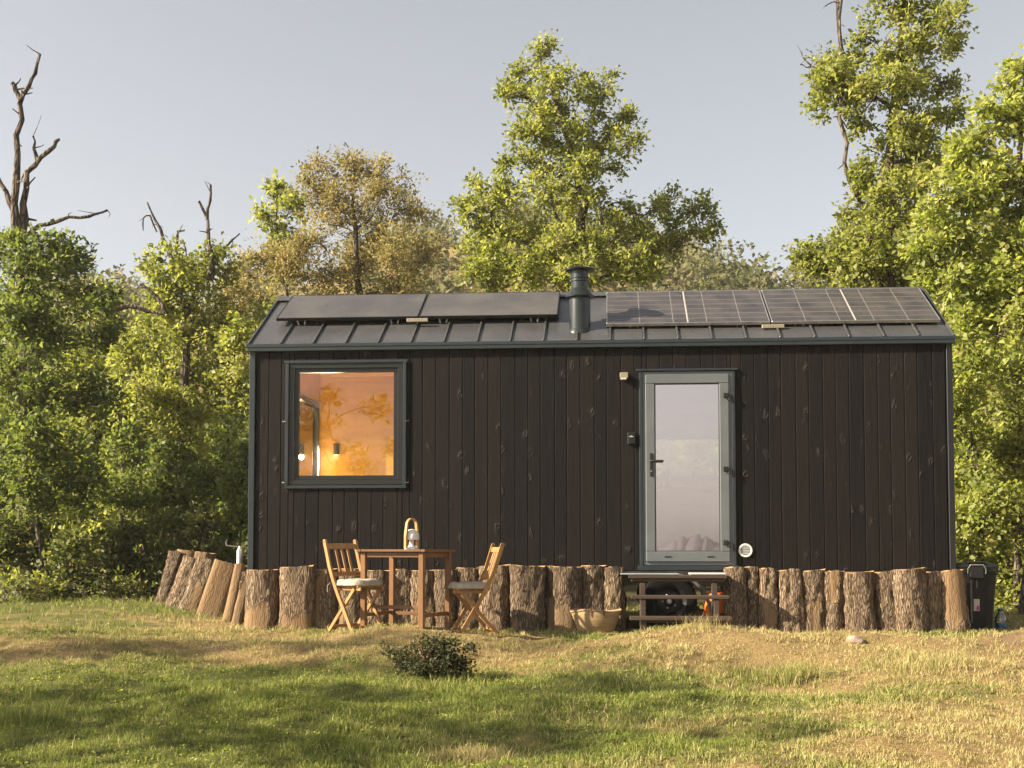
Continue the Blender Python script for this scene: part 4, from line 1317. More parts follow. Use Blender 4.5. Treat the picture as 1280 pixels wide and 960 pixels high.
# stones
def stone(p, s, seed, label):
    g = np.random.default_rng(seed)
    n, m = 18, 12; vv = []
    for i in range(m):
        ph = math.pi * i / (m - 1)
        for k in range(n):
            a = 2 * math.pi * k / n
            vv.append((math.sin(ph) * math.cos(a), math.sin(ph) * math.sin(a), math.cos(ph)))
    P = np.array(vv)
    r = 1 + .22 * noise3(P, 1.6, seed) + .12 * noise3(P, .7, seed + 3)
    P = np.sign(P) * np.abs(P) ** .85 * r[:, None] * np.array(s)
    ii = np.arange(n * m).reshape(m, n)
    q = np.stack([ii[:-1], np.roll(ii, -1, 1)[:-1], np.roll(ii, -1, 1)[1:], ii[1:]], -1).reshape(-1, 4)
    o = obj('stone', np_mesh('stone', P, q, smooth=True), MT['stone'], None, tuple(p), (0, 0, seed))
    tag(o, label, 'stone', 'stones in the lawn'); return o
sp = ground_at(1069, 803); stone(sp + V(0, 0, .015), (.085, .06, .045), 5, 'pinkish stone in the dry grass below the log row')
sp = ground_at(130, 783); stone(sp, (.05, .04, .02), 9, 'small grey stone in the lawn at the left')

# ------------------------------------------------------------------ foliage
def unit(a):
    return a / np.maximum(np.linalg.norm(a, axis=-1, keepdims=True), 1e-9)

def leaf_arrays(c, ax, nr, L, Wd, fold=.18):
    ax = unit(ax); nr = unit(nr - ax * np.sum(ax * nr, 1, keepdims=True)); sd = np.cross(ax, nr)
    L = L[:, None]; Wd = Wd[:, None]
    v0 = c; v2 = c + ax * L - nr * L * .12
    v1 = c + ax * L * .55 + sd * Wd / 2 + nr * Wd * fold
    v3 = c + ax * L * .55 - sd * Wd / 2 + nr * Wd * fold
    return np.stack([v0, v1, v2, v3], 1).reshape(-1, 3)

def crown_mesh(name, lobes, clump, per, leaf, g, hole=.15, aspect=.62, flat=.75, dens=1.0, upright=.35, gap=4.2):
    """lobes: list of (centre, (rx, ry, rz)); clumps of leaves spread through them, denser towards the skin"""
    C = []; O = []
    for c, r in lobes:
        r = np.array(r)
        n = int(dens * 5.6 * (r[0] * r[2]) / clump ** 2) + 5
        d = unit(g.normal(size=(n, 3)))
        k = g.uniform(.10, 1.0, n) ** .5 * (1 + .30 * g.normal(size=n))
        P = c + d * k[:, None] * r
        C.append(P); O.append(d)
    C = np.concatenate(C); O = np.concatenate(O)
    keep = noise3(C, clump * gap, 1.3) > (-1 + 2 * hole) * .55 - .02
    C = C[keep]; O = O[keep]
    tw = unit(O * .8 + g.normal(size=C.shape) * .55 + V(0, 0, upright))
    ctone = np.clip(.5 + .22 * g.normal(size=len(C)) + .18 * noise3(C, clump * 9, 4), 0, 1)
    N = len(C) * per
    idx = np.repeat(np.arange(len(C)), per)
    t = g.uniform(-.9, 1.0, N)
    sc = np.repeat(g.uniform(.65, 1.25, len(C)), per) * clump
    off = g.normal(size=(N, 3)) * .36
    off[:, 2] *= flat
    pos = C[idx] + (tw[idx] * t[:, None] * .75 + off) * sc[:, None]
    ax = unit(tw[idx] * .6 + off * 1.3 + g.normal(size=(N, 3)) * .5)
    nr = unit(g.normal(size=(N, 3)) * .75 + V(-.32, -.30, .68) + O[idx] * .25)   # leaves turned to the light
    L = leaf * g.uniform(.45, 1.45, N)
    v = leaf_arrays(pos, ax, nr, L, L * aspect * g.uniform(.8, 1.2, N))
    tone = np.clip(ctone[idx] + .17 * g.normal(size=N), 0, 1)
    q = np.arange(N * 4).reshape(-1, 4)
    return np_mesh(name, v, q, attr={'tone': np.repeat(tone, 4)}), C

def bend(a, b, g, sag=.12, n=5):
    a = np.array(a); b = np.array(b); L = np.linalg.norm(b - a)
    t = np.linspace(0, 1, n)[:, None]
    off = g.normal(size=3) * L * sag
    off2 = g.normal(size=3) * L * sag * .5
    return a + (b - a) * t + np.sin(t * math.pi) * off + np.sin(t * 2 * math.pi) * off2 + V(0, 0, 1) * (t * (1 - t)) * L * .15

def px_lobes(L, Y, g, spread=1.0, k=1.0):
    out = []
    rad = np.mean([l[2] for l in L]) * Y / F
    for l in L:
        px, py, rx = l[:3]; ry = l[3] if len(l) > 3 else rx
        D = Y + g.normal() * rad * 1.1 * spread if len(l) < 5 else Y + l[4]
        c = at(px, py, D); r = np.array((rx * D / F, (rx + ry) / 2 * D / F, ry * D / F)) * k
        out.append((c, tuple(r * .92)))
        for _ in range(3):
            d = unit(g.normal(size=3) + V(0, 0, .35))
            out.append((c + d * r * g.uniform(.75, 1.1), tuple(r * g.uniform(.34, .55))))
    return out

def tree(name, label, cat, Y, trunk_px, r0, lobes_px, leaf_mat, seed, clump=.20, per=13, leaf=.105, hole=.2, dens=1.0, group=None,
         dead=(), spread=1.0, twigs=14, lobes=None, trunk=None, r1=.018, limb_r=.05, aspect=.62, k=1.0):
    g = np.random.default_rng(seed)
    if trunk is None:
        trunk = [at(x, y, Y) for x, y in trunk_px]
        trunk = [p + V(0, g.normal() * .08, 0) for p in trunk]
        b = trunk[0].copy(); b[2] = float(ground(b[0], b[1])) - .15
        if trunk[0][2] > b[2] + .3: trunk = [b] + trunk
        else: trunk[0] = b
    trunk = [np.array(p, float) for p in trunk]
    # resample the trunk with small kinks
    T = [trunk[0]]
    for a, b in zip(trunk[:-1], trunk[1:]):
        for s in (.34, .67, 1.0): T.append(a + (b - a) * s + (g.normal(size=3) * .03 * np.linalg.norm(b - a) if s < 1 else 0))
    T = np.array(T); nT = len(T)
    RT = r0 + (r1 - r0) * (np.linspace(0, 1, nT) ** .8); RT[0] *= 1.35
    root = empty(name, tuple(T[0])); tag(root, label, cat, group)
    o0 = T[0]
    if lobes is None: lobes = px_lobes(lobes_px, Y, g, spread, k)
    cm, C = crown_mesh('crown', lobes, clump, per, leaf, g, hole, aspect, dens=dens)
    wood = MB(); wood.tube(T - o0, RT, 9)
    rmean = np.mean([r[0] for _, r in lobes])
    first = 2 if nT > 4 else 0
    node_p = [p for p in T[first:]]; node_r = list(RT[first:])
    main = [(np.array(c, float), np.array(r)) for c, r in lobes if r[0] >= .62 * rmean]
    main.sort(key=lambda cr_: float(np.min(np.linalg.norm(T - cr_[0], axis=1))))
    for c, r in main:                      # each limb forks off the nearest wood below it
        NP_ = np.array(node_p)
        dv = np.linalg.norm(NP_ - c, axis=1)
        i = int(np.argmin(dv + 1.1 * np.clip(NP_[:, 2] - c[2] + .35 * dv, 0, None)))
        ln = dv[i]
        pl = bend(node_p[i], c, g, .09, 6)
        rs = min(node_r[i] * .72, limb_r * (.55 + .35 * ln)); rr = np.linspace(rs, max(.008, rs * .38), 6)
        wood.tube(pl - o0, rr, 6, False)
        node_p += list(pl[2:]); node_r += list(rr[2:])
        d2 = np.linalg.norm((C - c) / r, axis=1)
        near = np.where(d2 < 1.35)[0]
        if len(near):
            for j in g.choice(near, min(twigs, len(near)), replace=False):
                st_ = pl[int(g.integers(2, 6))]
                wood.tube(bend(st_, C[j], g, .12, 4) - o0, np.linspace(.008, .003, 4), 4, False)
    wood.build('trunk', MT['bark'], root, True)
    if dead:
        dm = MB()
        for pts, ra, rb, *dd in dead:
            D = Y + (dd[0] if dd else g.normal() * .25)
            ra, rb = ra * .78, rb * .8
            if dd: dm, keep_ = MB(), dm
            P = [at(x, y, D) for x, y in pts]
            Q = [P[0]]
            for a, b in zip(P[:-1], P[1:]):
                for s in (.5, 1.0): Q.append(a + (b - a) * s + g.normal(size=3) * .045 * np.linalg.norm(b - a))
            Q = np.array(Q); rr = np.linspace(ra, rb, len(Q)) * g.uniform(.8, 1.25, len(Q))
            dm.tube(Q - o0, rr, 8)
            for _ in range(len(Q) // 2 if not dd else 0):
                i = int(g.integers(1, len(Q))); st = Q[i]; dv = unit(g.normal(size=3) + V(0, 0, .4)) * g.uniform(.08, .3)
                dm.tube([st - o0, st + dv * .5 - o0, st + dv + g.normal(size=3) * .03 - o0], [rr[i] * .45, rr[i] * .3, rr[i] * .2], 5)
            if dd:
                dm.build('bare_branch', MT['bark'], root, True); dm = keep_
        dm.build('dead_limbs', MT['bark'], root, True)
    cr = obj('crown', cm, MT[leaf_mat], root, tuple(-o0 * 0))
    cr.location = tuple(-o0)
    return root

G = 'trees of the wood behind the cabin'
# left: big dark tree with bare grey snags
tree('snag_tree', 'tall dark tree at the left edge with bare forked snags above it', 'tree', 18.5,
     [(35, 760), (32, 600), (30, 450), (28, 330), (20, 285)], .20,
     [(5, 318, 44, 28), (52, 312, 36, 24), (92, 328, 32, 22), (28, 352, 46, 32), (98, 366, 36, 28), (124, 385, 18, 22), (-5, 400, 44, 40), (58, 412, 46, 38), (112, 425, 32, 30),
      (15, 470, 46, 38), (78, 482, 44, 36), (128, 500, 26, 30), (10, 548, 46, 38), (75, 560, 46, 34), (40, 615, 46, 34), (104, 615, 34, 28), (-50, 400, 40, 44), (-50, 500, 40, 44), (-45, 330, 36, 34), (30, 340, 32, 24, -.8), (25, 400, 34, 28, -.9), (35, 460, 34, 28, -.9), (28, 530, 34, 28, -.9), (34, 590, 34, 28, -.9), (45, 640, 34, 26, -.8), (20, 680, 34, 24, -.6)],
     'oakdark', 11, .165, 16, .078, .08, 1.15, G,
     dead=[([(28, 330), (18, 285), (20, 225), (22, 170), (24, 128), (36, 108), (44, 92), (48, 68)], .085, .022),
           ([(25, 124), (20, 112), (15, 103)], .05, .03), ([(18, 265), (8, 240), (-4, 222)], .055, .03),
           ([(26, 300), (30, 255), (38, 218), (52, 198), (66, 182), (74, 173)], .075, .025), ([(47, 202), (44, 185), (42, 170)], .035, .015),
           ([(30, 296), (48, 282), (72, 275), (100, 272), (120, 268), (134, 262)], .055, .018)], twigs=10)
tree('snag_tree', 'green tree left of the cabin with crooked dead limbs at its top', 'tree', 23.5,
     [(232, 760), (230, 600), (228, 480), (232, 400), (245, 350)], .19,
     [(212, 335, 28, 18), (250, 342, 32, 22), (188, 335, 16, 14), (272, 330, 26, 18), (235, 372, 40, 26), (196, 378, 26, 20), (228, 412, 46, 30), (277, 402, 30, 32),
      (178, 420, 28, 26), (240, 460, 46, 32), (160, 450, 30, 26), (296, 450, 24, 40), (288, 505, 30, 36), (222, 520, 44, 34), (168, 500, 36, 32)],
     'oak', 12, .18, 16, .088, .06, 1.15, G,
     dead=[([(222, 345), (214, 322), (204, 300), (195, 275), (184, 254)], .07, .02), ([(196, 290), (186, 268), (179, 272), (178, 288)], .025, .012),
           ([(222, 335), (220, 300), (222, 290), (231, 288)], .045, .02), ([(228, 300), (233, 312), (232, 322)], .03, .012),
           ([(262, 350), (266, 330), (262, 300), (258, 275), (248, 252)], .07, .028), ([(259, 275), (262, 250), (263, 231)], .045, .022),
           ([(265, 318), (282, 310), (290, 300), (300, 292)], .04, .014), ([(262, 345), (275, 335), (285, 340), (296, 345)], .05, .02),
           ([(132, 392), (160, 382), (185, 388), (205, 393)], .06, .04, -1.7), ([(207, 392), (196, 370), (176, 357)], .055, .025, -1.7)], twigs=10)
# russet evergreen oak behind the left part of the roof
tree('russet_oak', 'bushy olive brown oak rising behind the left half of the roof', 'tree', 27.5,
     [(455, 760), (455, 500), (450, 400), (445, 340), (440, 260), (438, 215)], .17,
     [(402, 222, 20, 24), (398, 255, 22, 22), (432, 212, 16, 16), (462, 214, 24, 18), (494, 230, 24, 20), (512, 262, 20, 22), (472, 262, 30, 26), (424, 268, 30, 26), (396, 300, 30, 24),
      (450, 308, 36, 30), (500, 306, 30, 30), (532, 322, 22, 30), (345, 325, 34, 22), (312, 345, 32, 20), (322, 372, 40, 28), (382, 345, 36, 26), (440, 352, 40, 24), (500, 352, 40, 22), (290, 395, 26, 28), (350, 400, 40, 30), (430, 400, 46, 30), (510, 395, 46, 30)],
     'olive', 13, .165, 18, .07, .02, 1.25, G, twigs=10, limb_r=.04, aspect=.5, k=1.12)
tree('young_oak', 'small light green oak beside the olive brown one', 'tree', 29.5,
     [(352, 760), (350, 450), (350, 330), (348, 260)], .10,
     [(342, 246, 15, 14), (362, 262, 16, 16), (338, 280, 18, 15), (366, 292, 18, 18), (348, 305, 20, 18), (345, 340, 26, 22)],
     'oak', 14, .24, 13, .13, .2, .85, G)
# the central oak
tree('tall_oak', 'tall open-crowned oak in the middle behind the stove pipe', 'tree', 21.5,
     [(730, 760), (728, 470), (727, 360), (724, 310), (732, 255), (716, 195), (698, 135), (680, 85)], .17,
     [(675, 72, 24, 18), (650, 104, 20, 17), (694, 104, 22, 16), (668, 135, 28, 24), (700, 150, 18, 18), (686, 178, 30, 26), (640, 118, 12, 10),
      (736, 120, 16, 16), (758, 112, 17, 17), (768, 152, 22, 20), (742, 166, 24, 22), (780, 182, 18, 17), (752, 205, 24, 20), (718, 190, 20, 20),
      (632, 205, 18, 16), (608, 250, 28, 24), (580, 262, 17, 20), (648, 245, 32, 26), (632, 290, 34, 28), (596, 305, 24, 26), (655, 200, 20, 18),
      (700, 222, 32, 28), (714, 268, 32, 28), (690, 310, 34, 26), (750, 262, 22, 20),
      (800, 278, 26, 20), (838, 268, 22, 22), (868, 262, 20, 18), (852, 302, 24, 20), (815, 318, 30, 20), (770, 305, 26, 24), (884, 288, 13, 13),
      (640, 342, 36, 22), (700, 352, 36, 20), (780, 345, 34, 18), (600, 350, 24, 20), (700, 300, 30, 24, -1.3), (655, 330, 32, 22, -1.5), (745, 318, 30, 22, -1.4), (722, 345, 32, 18, -1.7), (610, 330, 28, 22, -1.2), (690, 245, 26, 22, -1.0), (800, 330, 30, 18, -1.3), (735, 215, 22, 18, -.9), (675, 160, 22, 18, -.7)],
     'oak', 15, .135, 15, .070, .20, .95, G, twigs=9, k=1.14)
# right: slim tall oak with thin stems, broad bright oak at the edge
tree('slim_oak', 'tall slim oak at the right with thin bare stems beside it', 'tree', 20.0,
     [(1113, 770), (1112, 470), (1112, 360), (1110, 290), (1114, 200), (1120, 110), (1130, 10), (1136, -60)], .19,
     [(1110, 8, 30, 26), (1152, 12, 32, 26), (1182, 24, 18, 20), (1060, 90, 32, 24), (1034, 78, 17, 16), (1100, 66, 32, 26), (1150, 68, 36, 28), (1188, 62, 14, 14),
      (1040, 110, 26, 20), (1080, 120, 30, 24), (1130, 120, 32, 24), (1168, 112, 24, 20), (1026, 132, 13, 13), (1072, 155, 16, 16), (1150, 158, 22, 16), (1192, 142, 11, 11),
      (1110, 188, 26, 22), (1142, 200, 30, 26), (1084, 248, 20, 26), (1076, 220, 13, 15), (1120, 250, 26, 26), (1062, 285, 28, 18), (1030, 312, 28, 16), (1004, 322, 11, 9), (1085, 312, 32, 22),
      (1050, 338, 36, 16), (1130, 308, 34, 30), (1140, 345, 38, 22), (1115, -38, 40, 26), (1160, -38, 34, 26), (1170, 240, 26, 28), (1160, 195, 26, 22), (1095, 285, 28, 22), (1060, 320, 34, 20), (1020, 335, 26, 14), (1090, 350, 36, 18), (1150, 280, 30, 26), (1120, 230, 26, 22, -1.0), (1090, 300, 30, 22, -1.3), (1140, 330, 34, 24, -1.5), (1060, 335, 32, 16, -1.2), (1130, 170, 26, 20, -.9), (1110, 100, 28, 22, -.9), (1075, 340, 30, 18, -1.4)],
     'oak', 16, .145, 15, .076, .08, 1.05, G, k=1.1,
     dead=[([(1110, 320), (1085, 275), (1066, 225), (1056, 180), (1052, 120), (1055, 60), (1050, 20), (1047, -50)], .055, .02), ([(1054, 70), (1048, 30), (1049, -40)], .035, .025),
           ([(1016, 84), (1006, 75), (1002, 63)], .02, .01), ([(1016, 84), (1008, 84), (1000, 80)], .018, .01), ([(1050, 3), (1042, 2), (1030, 8)], .02, .012), ([(1030, 86), (1016, 84)], .02, .016)], twigs=12)
tree('broad_oak', 'broad sunny oak filling the right edge beside the cabin', 'tree', 16.6,
     [(1345, 775), (1340, 560), (1320, 440), (1290, 340), (1276, 240), (1274, 140)], .20,
     [(1272, 98, 22, 20), (1250, 148, 26, 22), (1288, 150, 28, 34), (1222, 182, 28, 20), (1196, 212, 28, 22), (1252, 208, 38, 30), (1204, 258, 38, 30), (1262, 268, 40, 36), (1182, 300, 36, 30),
      (1232, 330, 44, 36), (1284, 330, 36, 40), (1194, 362, 34, 26), (1252, 388, 40, 32), (1214, 412, 30, 24), (1284, 408, 30, 32), (1315, 250, 36, 56), (1325, 360, 36, 56), (1312, 150, 30, 40), (1175, 250, 26, 24), (1165, 330, 30, 26), (1225, 235, 30, 26), (1200, 190, 22, 18), (1272, 125, 24, 20), (1240, 290, 36, 30)],
     'bright', 17, .155, 16, .080, .06, 1.25, G, twigs=12)
# bank of bright shrubs at the lower right
SG = 'sunlit shrubs right of the cabin'
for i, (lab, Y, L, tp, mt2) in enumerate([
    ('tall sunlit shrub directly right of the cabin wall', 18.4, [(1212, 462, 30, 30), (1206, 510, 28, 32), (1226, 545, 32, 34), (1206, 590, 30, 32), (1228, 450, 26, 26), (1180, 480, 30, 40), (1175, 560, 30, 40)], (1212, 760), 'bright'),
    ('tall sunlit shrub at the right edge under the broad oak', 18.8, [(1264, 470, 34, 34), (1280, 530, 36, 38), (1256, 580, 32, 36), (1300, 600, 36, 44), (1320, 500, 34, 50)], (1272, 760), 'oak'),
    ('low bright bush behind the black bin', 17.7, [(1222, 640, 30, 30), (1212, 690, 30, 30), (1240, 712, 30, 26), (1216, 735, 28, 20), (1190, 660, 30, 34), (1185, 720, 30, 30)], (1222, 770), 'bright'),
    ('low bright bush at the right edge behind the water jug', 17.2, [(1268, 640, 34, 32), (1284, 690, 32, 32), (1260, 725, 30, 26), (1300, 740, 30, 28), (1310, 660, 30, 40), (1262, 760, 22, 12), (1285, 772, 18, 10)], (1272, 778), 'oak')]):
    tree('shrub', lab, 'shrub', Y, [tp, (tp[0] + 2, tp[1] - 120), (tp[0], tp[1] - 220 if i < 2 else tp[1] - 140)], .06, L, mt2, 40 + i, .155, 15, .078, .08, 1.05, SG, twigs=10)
for i, (x, y, s_, lab) in enumerate(((1.4, 18.6, 1.35, 'sunlit shrub behind the cabin seen through the door glass'), (3.1, 18.9, 1.3, 'shrub behind the right half of the cabin'))):
    b = V(x, y, 0)
    tree('shrub', lab, 'shrub', y, None, .05, None, 'bright', 90 + i, .18, 14, .085, .1, 1.2, 'shrubs hidden behind the cabin', lobes=[(b + V(0, 0, 1.4), (s_, .8, 1.0)), (b + V(.5, .1, 2.3), (.8, .7, .6)), (b + V(-.5, .1, 2.2), (.8, .7, .6))], trunk=[b - V(0, 0, .1), b + V(0, 0, 1), b + V(0, 0, 2)], twigs=8)
g = np.random.default_rng(99)
p = at(1278, 790, 16.0)
sap = MB().tube([V(p[0], p[1], float(ground(p[0], p[1])) - .1), at(1277, 760, 16), at(1279, 735, 16.05), at(1283, 690, 16.1)], [.045, .038, .032, .02], 9)
so = sap.build('sapling', MT['bark'], None, True); tag(so, 'thin pale sapling stem at the right edge beyond the jug', 'tree', G)

# undergrowth left of the cabin
UG = 'undergrowth left of the cabin'
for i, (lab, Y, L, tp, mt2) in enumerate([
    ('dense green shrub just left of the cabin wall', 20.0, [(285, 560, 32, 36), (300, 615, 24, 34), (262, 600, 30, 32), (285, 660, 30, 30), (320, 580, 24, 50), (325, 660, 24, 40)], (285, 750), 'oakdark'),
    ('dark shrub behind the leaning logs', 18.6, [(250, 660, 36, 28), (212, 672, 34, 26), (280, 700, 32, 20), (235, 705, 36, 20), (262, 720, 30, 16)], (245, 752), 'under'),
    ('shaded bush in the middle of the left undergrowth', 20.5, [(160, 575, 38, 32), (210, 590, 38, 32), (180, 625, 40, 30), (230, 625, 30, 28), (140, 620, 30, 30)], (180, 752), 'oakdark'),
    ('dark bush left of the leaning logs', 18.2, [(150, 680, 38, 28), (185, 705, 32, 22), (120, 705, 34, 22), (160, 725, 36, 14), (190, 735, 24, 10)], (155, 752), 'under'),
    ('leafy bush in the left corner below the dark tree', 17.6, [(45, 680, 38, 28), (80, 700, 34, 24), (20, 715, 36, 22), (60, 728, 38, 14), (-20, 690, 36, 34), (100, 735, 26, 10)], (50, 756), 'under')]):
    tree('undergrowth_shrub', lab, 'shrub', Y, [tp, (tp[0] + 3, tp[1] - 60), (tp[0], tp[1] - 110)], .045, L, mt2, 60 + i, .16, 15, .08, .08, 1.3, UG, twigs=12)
# pale weeds at the forest edge
for i, (px, D, s) in enumerate(((18, 16.9, .36), (62, 17.0, .30), (105, 17.1, .32), (150, 17.2, .25), (180, 17.4, .28), (5, 16.2, .3))):
    b = at(px, 750, D); b[2] = float(ground(b[0], b[1]))
    L = [(b + V(g.normal() * .25, g.normal() * .2, s * .55), (s * 1.1, s, s * .6)), (b + V(.35 * (-1) ** i, .1, s * .4), (s * .8, s * .8, s * .45))]
    tree('weed_clump', ['pale weeds at the far left forest edge', 'pale weeds below the left corner bush', 'low weeds between the left bushes', 'small weed clump before the dark bush',
                        'weeds touching the leftmost leaning log', 'low weeds at the left picture edge'][i], 'weeds', 0, None, .012, None, 'oak' if i % 2 == 0 else 'under', 70 + i, .11, 10, .06, .2, .9,
         'weeds along the forest edge', lobes=L, trunk=[b - V(0, 0, .05), b + V(0, 0, s * .4), b + V(0, 0, s * .8)], r1=.004, limb_r=.01, twigs=8)

# trees that fill the depth of the wood, further back
BK = [(120, 395, 28, 'oak'), (50, 400, 29, 'oakdark'), (205, 415, 29, 'oak'), (165, 450, 31, 'bright'), (75, 460, 32, 'oak'), (-30, 450, 32, 'oakdark'), (255, 480, 33, 'bright'), (310, 450, 36, 'olive'), (1215, 330, 30, 'oak'), (1290, 300, 33, 'oak'), (1170, 400, 32, 'oak'), (1250, 470, 29, 'bright'), (350, 430, 25, 'oakdark'), (540, 425, 27, 'oak'), (870, 425, 26, 'oak'), (1010, 430, 25, 'oak')]
BL = ['green crown in the gap between the two snag trees', 'dark green crown right behind the left snag tree', 'green crown close behind the second snag tree', 'sunny tree crown deep behind the two snag trees', 'shaded tree crown behind the dark snag tree', 'tree crown beyond the left picture edge', 'light green tree crown behind the cabin corner', 'olive crown in the gap left of the roof',
      'oak crown glimpsed between the slim and the broad oak', 'oak crown behind the broad oak at the right edge', 'crown low behind the right end of the roof', 'bright crown low behind the right shrubs', 'dark crown just behind the left end of the roof', 'low crown behind the middle of the roof left of the tall oak', 'low crown behind the roof right of the tall oak', 'low crown behind the right solar panels']
for i, (px, py, Y, mt2) in enumerate(BK):
    gg = np.random.default_rng(200 + i)
    c = at(px, py, Y); gz_ = float(ground(c[0], Y)); h = c[2] + .2
    L = []
    for k in range(15):
        zz = gg.uniform(.9, max(2.2, h)); rr = 1.7 * (1 - .35 * zz / h)
        a = gg.uniform(0, 6.28); q = gg.uniform(.1, 1.0) * 1.3
        L.append((V(c[0] + math.cos(a) * q, Y + math.sin(a) * q, zz), (rr * .55, rr * .55, rr * .45)))
    tree('wood_tree', BL[i], 'tree', Y, None, .12, None, mt2, 220 + i, .27, 12, .15, .15, 1.0, G, lobes=L, trunk=[V(c[0], Y, gz_ - .2), V(c[0] + .1, Y, h * .5), V(c[0], Y, h * .9)], twigs=6)

# off the picture: the trees at the left whose shade falls on the lawn, and those mirrored in the window
SH = [(-11.0, 7.1, 7.4, 1.6, 'tall oak at the left of the lawn shading the grass', .75), (-16.0, 8.2, 10.2, 1.5, 'second oak further left of the lawn', .9), (-8.2, 6.0, 5.4, 1.5, 'oak left of the viewpoint', .75),
      (-9.4, -11.5, 7.4, 2.0, 'oak behind the viewpoint mirrored in the window', 1.7), (-7.0, -15.0, 6.4, 2.0, 'smaller oak behind the viewpoint mirrored in the window', 1.7), (-14.0, -10.0, 8.4, 2.4, 'tall oak far behind the viewpoint at the left', 1.4)]
for i, (x, y, h, w, lab, dn) in enumerate(SH):
    gg = np.random.default_rng(400 + i); gz_ = float(ground(x, y))
    L = []
    for k in range(13):
        zz = gz_ + gg.uniform(.36, .95) * h; a = gg.uniform(0, 6.28); q = w * gg.uniform(.1, .85)
        s = gg.uniform(.5, .85) * w * .42
        L.append((V(x + math.cos(a) * q, y + math.sin(a) * q, zz), (s, s, s * .75)))
    tree('shade_oak', lab, 'tree', y, None, .17, None, 'oak', 420 + i, .24, 10, .14, .25, dn * .8, 'trees round the lawn outside the picture', lobes=L, trunk=[V(x, y, gz_ - .2), V(x + .1, y, gz_ + h * .4), V(x - .1, y, gz_ + h * .9)], twigs=6)

# scrub and far trees on the hillside: one mass
g = np.random.default_rng(77)
hl = []
for k in range(430):
    y = 36 + 66 * g.random() ** .8; x = g.uniform(-.62, .62) * y
    z = float(hill(np.array(x), np.array(y))); s = g.uniform(.7, 1.9) * (1.2 if y > 60 else .9)
    hl.append((V(x, y, z + s * .55), (s * g.uniform(.7, 1.1), s, s * g.uniform(.7, 1.25))))
cm, _ = crown_mesh('hillside_scrub', hl, .55, 9, .32, g, -.2, .7, dens=.85)
tag(obj('hillside_scrub', cm, MT['far']), 'tan and olive scrub covering the hillside behind the trees', None, None, 'stuff')

# the low bush on the lawn
bp = ground_at(538, 846)
L = []
for (dx, dy, dz, r, rz_) in ((-.14, 0, .13, .13, .10), (.02, .05, .19, .15, .11), (.16, 0, .15, .14, .11), (-.02, -.10, .10, .17, .09), (.24, .02, .08, .10, .07), (-.24, .02, .10, .08, .07), (.06, -.02, .26, .09, .06), (-.30, 0, .20, .04, .03), (.30, 0, .22, .05, .03), (.14, .02, .27, .05, .04), (-.10, .03, .27, .05, .04)):
    L.append((bp + V(dx, dy, dz), (r, r, rz_)))
tree('lawn_bush', 'low dark bush standing alone on the lawn before the table', 'bush', 10, None, .012, None, 'bushleaf', 500, .045, 13, .026, .05, 1.6, None, lobes=L,
     trunk=[bp - V(0, 0, .03), bp + V(0, 0, .1), bp + V(.01, 0, .2)], r1=.004, limb_r=.008, twigs=10)

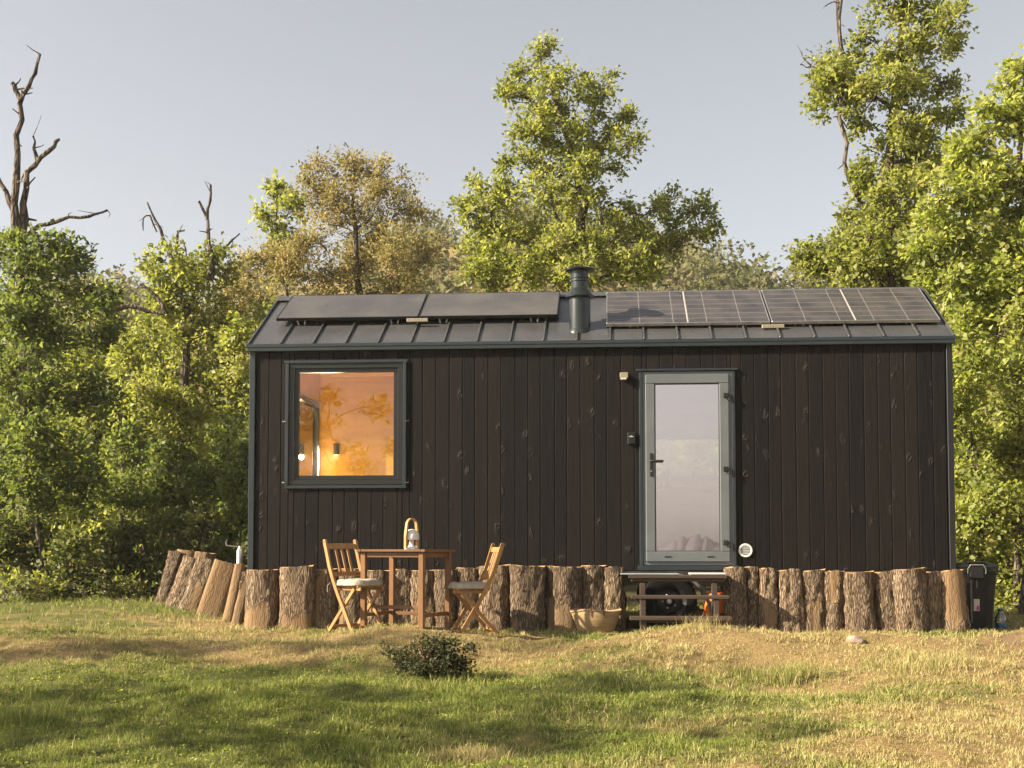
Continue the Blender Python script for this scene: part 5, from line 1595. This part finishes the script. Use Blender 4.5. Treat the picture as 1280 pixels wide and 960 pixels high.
# ------------------------------------------------------------------ grass
def grass_blades(n, ylo, yhi, seed, hscale, margin=1.25, wblade=.0042, xr=None):
    g = np.random.default_rng(seed)
    nt = n // 7
    y = np.sqrt(g.uniform(ylo ** 2, yhi ** 2, nt))
    x = g.uniform(-.40, .40, nt) * y * margin
    gm = green_mask(x, y)
    bald = noise2(x, y, .8) * .5 + noise2(y, x, .33) * .5
    keep = bald < g.uniform(.35, 1.1, nt)
    keep &= g.random(nt) > .75 * np.exp(-((x - 4.75) / .75) ** 2 - ((y - 11.6) / .8) ** 2) + .7 * np.exp(-((x + 2.45) / .28) ** 2 - ((y - 11.3) / .2) ** 2)
    # nothing grows inside the cabin's footprint
    rel = np.stack([x, y], -1) - C0[:2]
    lx_, ly_ = rel @ EX[:2], rel @ EY[:2]
    keep &= ~((lx_ > -.05) & (lx_ < CL + .05) & (ly_ > -.10) & (ly_ < CWD))
    x, y, gm = x[keep], y[keep], gm[keep]
    nt = len(x)
    th = (.5 + .45 * noise2(x, y, 1.7) + .55 * noise2(y, x, .38) + .35 * g.normal(size=nt))
    hh = hscale * np.clip(.45 + .62 * th + .4 * gm, .22, 2.6)
    idx = np.repeat(np.arange(nt), 7); N = len(idx)
    bx = x[idx] + g.normal(size=N) * .018; by = y[idx] + g.normal(size=N) * .018
    bz = ground(bx, by) + .0
    rf = (np.abs(bx) < 7) * (by > 5.5) * (by < 13.5)
    bz = bz + rf * (.014 * noise2(bx, by, .37) + .008 * noise2(by, bx, .21)) - .006
    h = hh[idx] * g.uniform(.45, 1.35, N)
    a = g.uniform(0, 6.28, N); lean = g.uniform(.1, .9, N) * h
    dx, dy = np.cos(a) * lean, np.sin(a) * lean
    a2 = g.uniform(0, 6.28, N); wv = wblade * g.uniform(.7, 1.4, N)
    sx, sy = np.cos(a2) * wv / 2, np.sin(a2) * wv / 2
    P = np.empty((N, 5, 3))
    P[:, 0] = np.stack([bx - sx, by - sy, bz], -1); P[:, 1] = np.stack([bx + sx, by + sy, bz], -1)
    P[:, 2] = np.stack([bx + dx * .4 + sx * .8, by + dy * .4 + sy * .8, bz + h * .6], -1); P[:, 3] = np.stack([bx + dx * .4 - sx * .8, by + dy * .4 - sy * .8, bz + h * .6], -1)
    P[:, 4] = np.stack([bx + dx, by + dy, bz + h * .92], -1)
    b = np.arange(N)[:, None] * 5
    q = b + np.array([0, 1, 2, 3]); t = b + np.array([3, 2, 4])
    dry = (g.random(N) > np.clip((gm[idx] - .5) * 1.9 + .5, .04, .93)).astype(float)
    dry = np.clip(dry + g.normal(size=N) * .12, 0, 1)
    tone = np.clip(g.normal(size=N) * .16 + (.5 + .28 * g.normal(size=nt) * .7 + .22 * noise2(x, y, .45))[idx], 0, 1)
    return P.reshape(-1, 3), q, t, np.repeat(dry, 5), np.repeat(tone, 5)

parts = [grass_blades(150000, 5.6, 9.2, 1, .036), grass_blades(110000, 9.0, 12.95, 2, .038, 1.2, .005), grass_blades(24000, 12.8, 18.0, 3, .06, 1.2, .008)]
# taller tussocks and stalks
def tussock(px, py, n, h, spread, dryness, seed):
    g = np.random.default_rng(seed)
    c = ground_at(px, py)
    N = n
    bx = c[0] + g.normal(size=N) * spread; by = c[1] + g.normal(size=N) * spread * .6
    bz = ground(bx, by) - .01
    hh = h * g.uniform(.5, 1.2, N); a = g.uniform(0, 6.28, N); ln = hh * g.uniform(.1, .8, N)
    a2 = g.uniform(0, 6.28, N); w = .0045 * g.uniform(.6, 1.3, N)
    dx, dy, sx, sy = np.cos(a) * ln, np.sin(a) * ln, np.cos(a2) * w / 2, np.sin(a2) * w / 2
    P = np.empty((N, 5, 3))
    P[:, 0] = np.stack([bx - sx, by - sy, bz], -1); P[:, 1] = np.stack([bx + sx, by + sy, bz], -1)
    P[:, 2] = np.stack([bx + dx * .35 + sx * .8, by + dy * .35 + sy * .8, bz + hh * .6], -1); P[:, 3] = np.stack([bx + dx * .35 - sx * .8, by + dy * .35 - sy * .8, bz + hh * .6], -1)
    P[:, 4] = np.stack([bx + dx, by + dy, bz + hh * .95], -1)
    b = np.arange(N)[:, None] * 5
    dry = np.clip((g.random(N) < dryness).astype(float) + g.normal(size=N) * .1, 0, 1); tone = np.clip(g.normal(size=N) * .2 + .5, 0, 1)
    parts.append((P.reshape(-1, 3), b + np.array([0, 1, 2, 3]), b + np.array([3, 2, 4]), np.repeat(dry, 5), np.repeat(tone, 5)))
tussock(988, 850, 900, .15, .13, .45, 1)
tussock(930, 845, 300, .10, .14, .2, 2)
tussock(20, 905, 700, .13, .16, .15, 3)
tussock(790, 862, 260, .09, .14, .3, 4)
tussock(1160, 835, 800, .12, .22, .85, 5)
tussock(545, 862, 500, .11, .20, .25, 6)
tussock(720, 900, 400, .08, .25, .5, 7)
tussock(590, 952, 900, .09, .10, .95, 8)
tussock(880, 786, 120, .15, .10, .9, 9)
tussock(310, 806, 300, .05, .10, .95, 10)

vs_, qs, ts, dr, tn = [], [], [], [], []
off = 0
for P, q, t, d, n_ in parts:
    vs_.append(P); qs.append(q + off); ts.append(t + off); dr.append(d); tn.append(n_); off += len(P)
me = np_mesh('grass', np.concatenate(vs_), np.concatenate(qs), np.concatenate(ts), attr={'dry': np.concatenate(dr), 'tone': np.concatenate(tn)})
tag(obj('grass', me, MT['grass']), 'short patchy grass, straw coloured and green', None, None, 'stuff')


# clover and small broad leaves between the blades
g = np.random.default_rng(55)
N = 26000
y = np.sqrt(g.uniform(5.6 ** 2, 12.2 ** 2, N)); x = g.uniform(-.48, .48, N) * y
ok = (green_mask(x, y) + .5 * noise2(x, y, .7) > .55 + .25 * g.random(N))
x, y = x[ok], y[ok]; N = len(x)
z = ground(x, y) + g.uniform(.005, .03, N)
ax = unit(g.normal(size=(N, 3)) * V(1, 1, .35)); nr = unit(g.normal(size=(N, 3)) * .5 + V(0, 0, 1))
L = g.uniform(.010, .024, N)
me = np_mesh('clover', leaf_arrays(np.stack([x, y, z], -1), ax, nr, L, L * .8), np.arange(N * 4).reshape(-1, 4), attr={'tone': np.repeat(np.clip(g.normal(size=N) * .25 + .6, 0, 1), 4)})
tag(obj('clover', me, MT['bright']), 'clover and small weeds in the green parts of the lawn', None, None, 'stuff')

# ------------------------------------------------------------------ evening haze in the valley air
hz = MB().box((-425, -425, -9), (425, 425, 34))
th_ = NT('haze'); pv = th_.n('VolumePrincipled'); pv.inputs['Color'].default_value = (1, .97, .92, 1); pv.inputs['Density'].default_value = .0006; pv.inputs['Anisotropy'].default_value = .35
th_.t.links.new(pv.outputs[0], th_.out.inputs['Volume'])
tag(hz.build('haze', th_.m), 'thin warm evening haze', None, None, 'stuff')
cy.volume_bounces = 0
cy.volume_step_rate = 10
